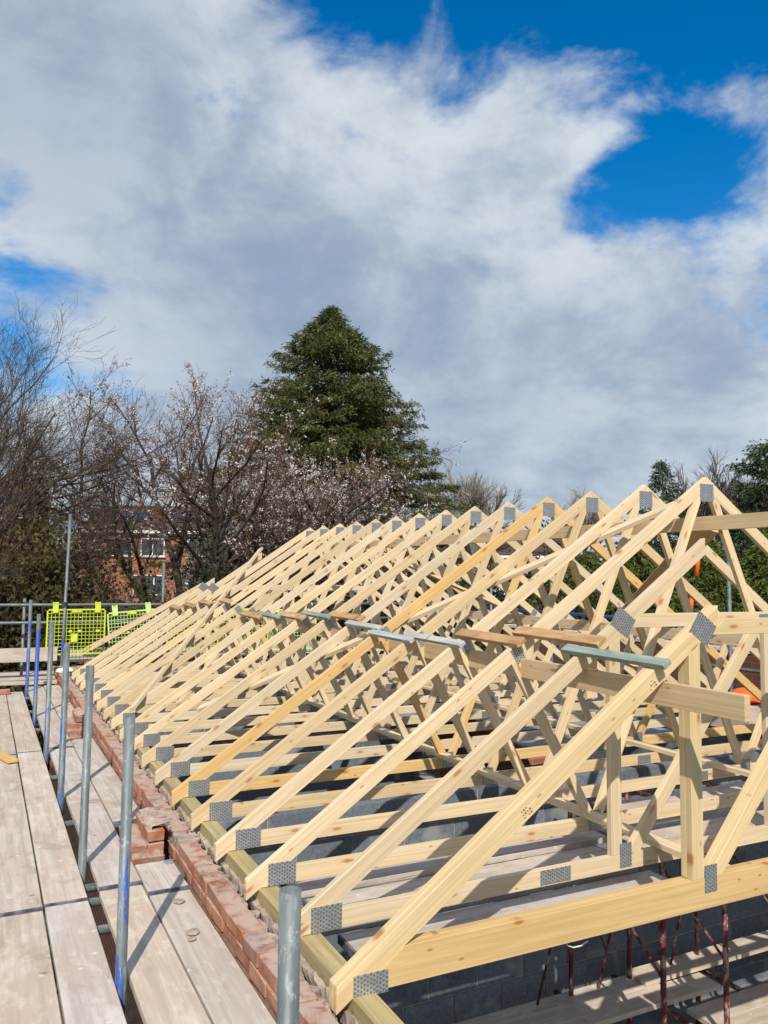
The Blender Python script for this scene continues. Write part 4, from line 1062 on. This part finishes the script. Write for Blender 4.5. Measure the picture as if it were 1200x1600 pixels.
def shrubs():
    # brown, still leafless bushes with some ivy along the left boundary
    g = 'bushes along the left boundary'
    for i, (x, y, sx, sz, n, mat, tw, lab) in enumerate((
        (-1.6, 17.2, 2.0, 5.1, 30000, 'hedge_leaves', 34, 'brown twiggy bush at the left edge above the guard rail'),
        (.4, 17.8, 2.0, 4.8, 30000, 'hedge_leaves', 34, 'brown twiggy bush left of the tall scaffold pole'),
        (2.0, 18.2, 1.4, 3.75, 13000, 'hedge_leaves', 30, 'olive twiggy bush behind the tall scaffold pole'),
        (-.6, 21.5, 2.4, 5.2, 9000, 'dark_evergreen', 26, 'dark ivy-clad bush below the bare tree'),
        (3.6, 18.8, 1.6, 3.35, 12000, 'hedge_leaves', 34, 'brown twiggy bush below the brick house'),
        (5.4, 19.2, 1.8, 4.0, 13000, 'dark_evergreen', 26, 'dark bush under the cherry, left of its trunk'),
        (7.3, 20.0, 1.9, 4.2, 8000, 'dark_evergreen', 24, 'dark bush under the cherry, right of its trunk'),
        (9.6, 21.2, 2.0, 4.6, 8000, 'dark_evergreen', 20, 'dark bush behind the far rafters'),
        (12.0, 22.0, 2.0, 4.2, 7000, 'dark_evergreen', 16, 'dark bush behind the middle of the ridge line'))):
        shrub_mass('bush', lab, 'bush', (x, y, gz(x, y)), (sx, 1.2, sz), n, 80+i, mat, .075, .11, group=g, twigs=(tw, 1.15))
    for i, (x, y, sx, sz, lab) in enumerate(((15.5, 23.5, 2.4, 4.0, 'dark hedge bush behind the ridge, left of the brick house'), (19.0, 23.6, 2.4, 3.7, 'dark hedge bush below the small brick house'),
                                             (21.5, 27.0, 2.6, 4.6, 'dark evergreen bush between the brick house and the pine'), (25.5, 25.5, 2.8, 5.6, 'tall dark evergreen bush below the pine'),
                                             (29.0, 22.0, 2.8, 6.0, 'tall dark evergreen bush below the right-hand conifer'), (28.5, 18.0, 2.6, 5.2, 'dark evergreen bush at the right picture edge'),
                                             (23.0, 16.2, 2.0, 3.6, 'dark evergreen bush beyond the lower wing'))):
        shrub_mass('bush', lab, 'bush', (x, y, gz(x, y)), (sx, 1.8, sz), 13000, 100+i, 'dark_evergreen' if i not in (1,) else 'hedge_leaves', .10, .15, group='dark hedge at right', twigs=(8, .9))
    # a far-off belt of trees closing the horizon
    rng = np.random.default_rng(5); C = []
    for k in range(150):
        a = rng.uniform(-.9, 1.75); r = rng.uniform(95, 130); x, y = math.sin(a)*r, math.cos(a)*r; h = rng.uniform(3.2, 5.6)
        c = rng.normal(size=(420, 3)); c /= np.linalg.norm(c, axis=1, keepdims=True); c *= rng.uniform(.2, 1, (420, 1))**.4
        C.append(c*np.array([5, 4, h/2]) + np.array([x, y, gz(x, y) + h/2]))
    C = np.concatenate(C)
    tag(obj('distant_trees', leaf_mesh('belt', [cards(C, rng.normal(size=C.shape), .6, .9, rng)]), 'hedge_leaves'), 'far belt of hazy trees closing the horizon', 'trees', kind='stuff')
shrubs()

# ------------------------------------------------------------------ houses
def house(name, label, loc, rz, L, W, eave, ridge, wins, door=None, panels=(), chimney=None):
    """gabled brick house, front wall towards local -y"""
    t = thing(name, label, 'house', loc, (0, 0, rz))
    bm = bmesh.new()
    P = [(-L/2, -W/2), (L/2, -W/2), (L/2, W/2), (-L/2, W/2)]
    lo = [bm.verts.new((x, y, -1)) for x, y in P]; hi = [bm.verts.new((x, y, eave)) for x, y in P]
    g = [bm.verts.new((-L/2, 0, ridge)), bm.verts.new((L/2, 0, ridge))]
    for a, b in ((0, 1), (2, 3)): bm.faces.new((lo[a], lo[b], hi[b], hi[a]))
    bm.faces.new((lo[1], lo[2], hi[2], g[1], hi[1])); bm.faces.new((lo[3], lo[0], hi[0], g[0], hi[3]))
    obj('wall', bm_mesh(bm, 'wall'), 'far_brickwork', t)
    # tiled roof: rows of overlapping courses
    rf = thing('roof', None, None); rf.parent = t
    sl = math.hypot(W/2+.35, ridge-eave); n = 14; ang = math.atan2(ridge-eave, W/2)
    for s in (-1, 1):
        for k in range(n):
            f = (k+.5)/n; y = s*(W/2+.35)*(1-f); z = eave-.12 + (ridge-eave+.16)*f
            obj('tile_course', box_mesh(L+.5, sl/n*1.18, .045, .0), 'roof_tile', rf, (0, y, z + .08), (-s*(ang-.05), 0, 0))
    obj('ridge_tile', box_mesh(L+.5, .28, .14, .03), 'roof_tile', rf, (0, 0, ridge+.16))
    for x in panels:
        obj('solar_panel', box_mesh(2.4, 1.7, .05, .01), 'solar_cell', rf, (x, -(W/4+.05), (eave+ridge)/2+.22), (ang, 0, 0))
    if chimney: obj('chimney', box_mesh(.9, .6, 1.5, .02), 'far_brickwork', rf, (chimney, .2, ridge+.6))
    obj('gutter', box_mesh(L+.4, .12, .12, .02), 'white_plastic', t, (0, -W/2-.37, eave-.06)); obj('fascia', box_mesh(L+.4, .04, .22, .004), 'white_plastic', t, (0, -W/2-.30, eave-.02))
    for s in (-1, 1):
        o = obj('bargeboard', box_mesh(.05, sl+.1, .2, .004), 'white_plastic', t, (-L/2-.2, s*(W/4+.1), (eave+ridge)/2 + .0), (-s*ang, 0, 0))
    for (x, z, w, h, panes) in wins:
        f = obj('window', box_mesh(w, .06, h, .0), 'window_glass', t, (x, -W/2-.0, z)); fr = .075
        for a, b, c, d in ((0, h/2-fr/2, w, fr), (0, -h/2+fr/2, w, fr), (-w/2+fr/2, 0, fr, h-2*fr-.002), (w/2-fr/2, 0, fr, h-2*fr-.002)):
            obj('frame', box_mesh(c, .07, d, .0), 'white_plastic', f, (a, -.035, b))
        for i in range(1, panes): obj('glazing_bar', box_mesh(fr, .065, h-2*fr-.004, 0), 'white_plastic', f, (-w/2 + w*i/panes, -.033, 0))
        obj('sill', box_mesh(w+.2, .16, .07, .004), 'wall_coping', f, (0, -.08, -h/2-.04))
    if door:
        x, w, h = door
        d = obj('door', box_mesh(w, .06, h, .003), 'white_plastic', t, (x, -W/2-.01, h/2)); obj('glass', box_mesh(w*.5, .02, h*.4, 0), 'window_glass', d, (0, -.035, h*.2))
        obj('handle', box_mesh(.04, .05, .14, .004), 'galvanised_tube', d, (w*.38, -.05, 0))
    return t
def houses():
    house('brick_house', 'red brick house with brown roof behind the bare trees and cherry at left', (12.9, 61.5, 1.45), -.42, 11.6, 7.5, 5.35, 7.3,
          [(-3.1, 4.25, 1.9, 1.3, 2), (-.7, 4.25, 1.7, 1.3, 2), (2.6, 4.25, 1.7, 1.3, 2), (-4.7, 4.35, .55, .7, 1), (-.9, 1.55, 2.2, 1.45, 3), (4.0, 1.5, 1.9, 1.4, 2)], (2.2, 1.0, 2.1), (-3.0, 1.2, 3.7))
    house('brick_house', 'brick house with dark tiled roof half hidden behind the left trees', (-1.0, 80, 2.2), -.2, 11, 7, 6.2, 9.6,
          [(-2, 4.6, 1.6, 1.2, 2), (2, 4.6, 1.6, 1.2, 2)], None, (.5, 3.6))
    house('brick_house', 'small orange brick house glimpsed under the ridge plank', (38.4, 54.5, 1.0), -.75, 9.5, 7, 4.45, 6.0,
          [(-2.6, 3.3, 1.5, 1.1, 2), (.4, 3.3, 1.3, 1.1, 2), (2.9, 3.3, 1.2, 1.1, 1), (-2.2, 1.2, 1.8, 1.3, 2), (2.2, 1.2, 1.6, 1.3, 2)], (.3, .95, 2.05))
houses()
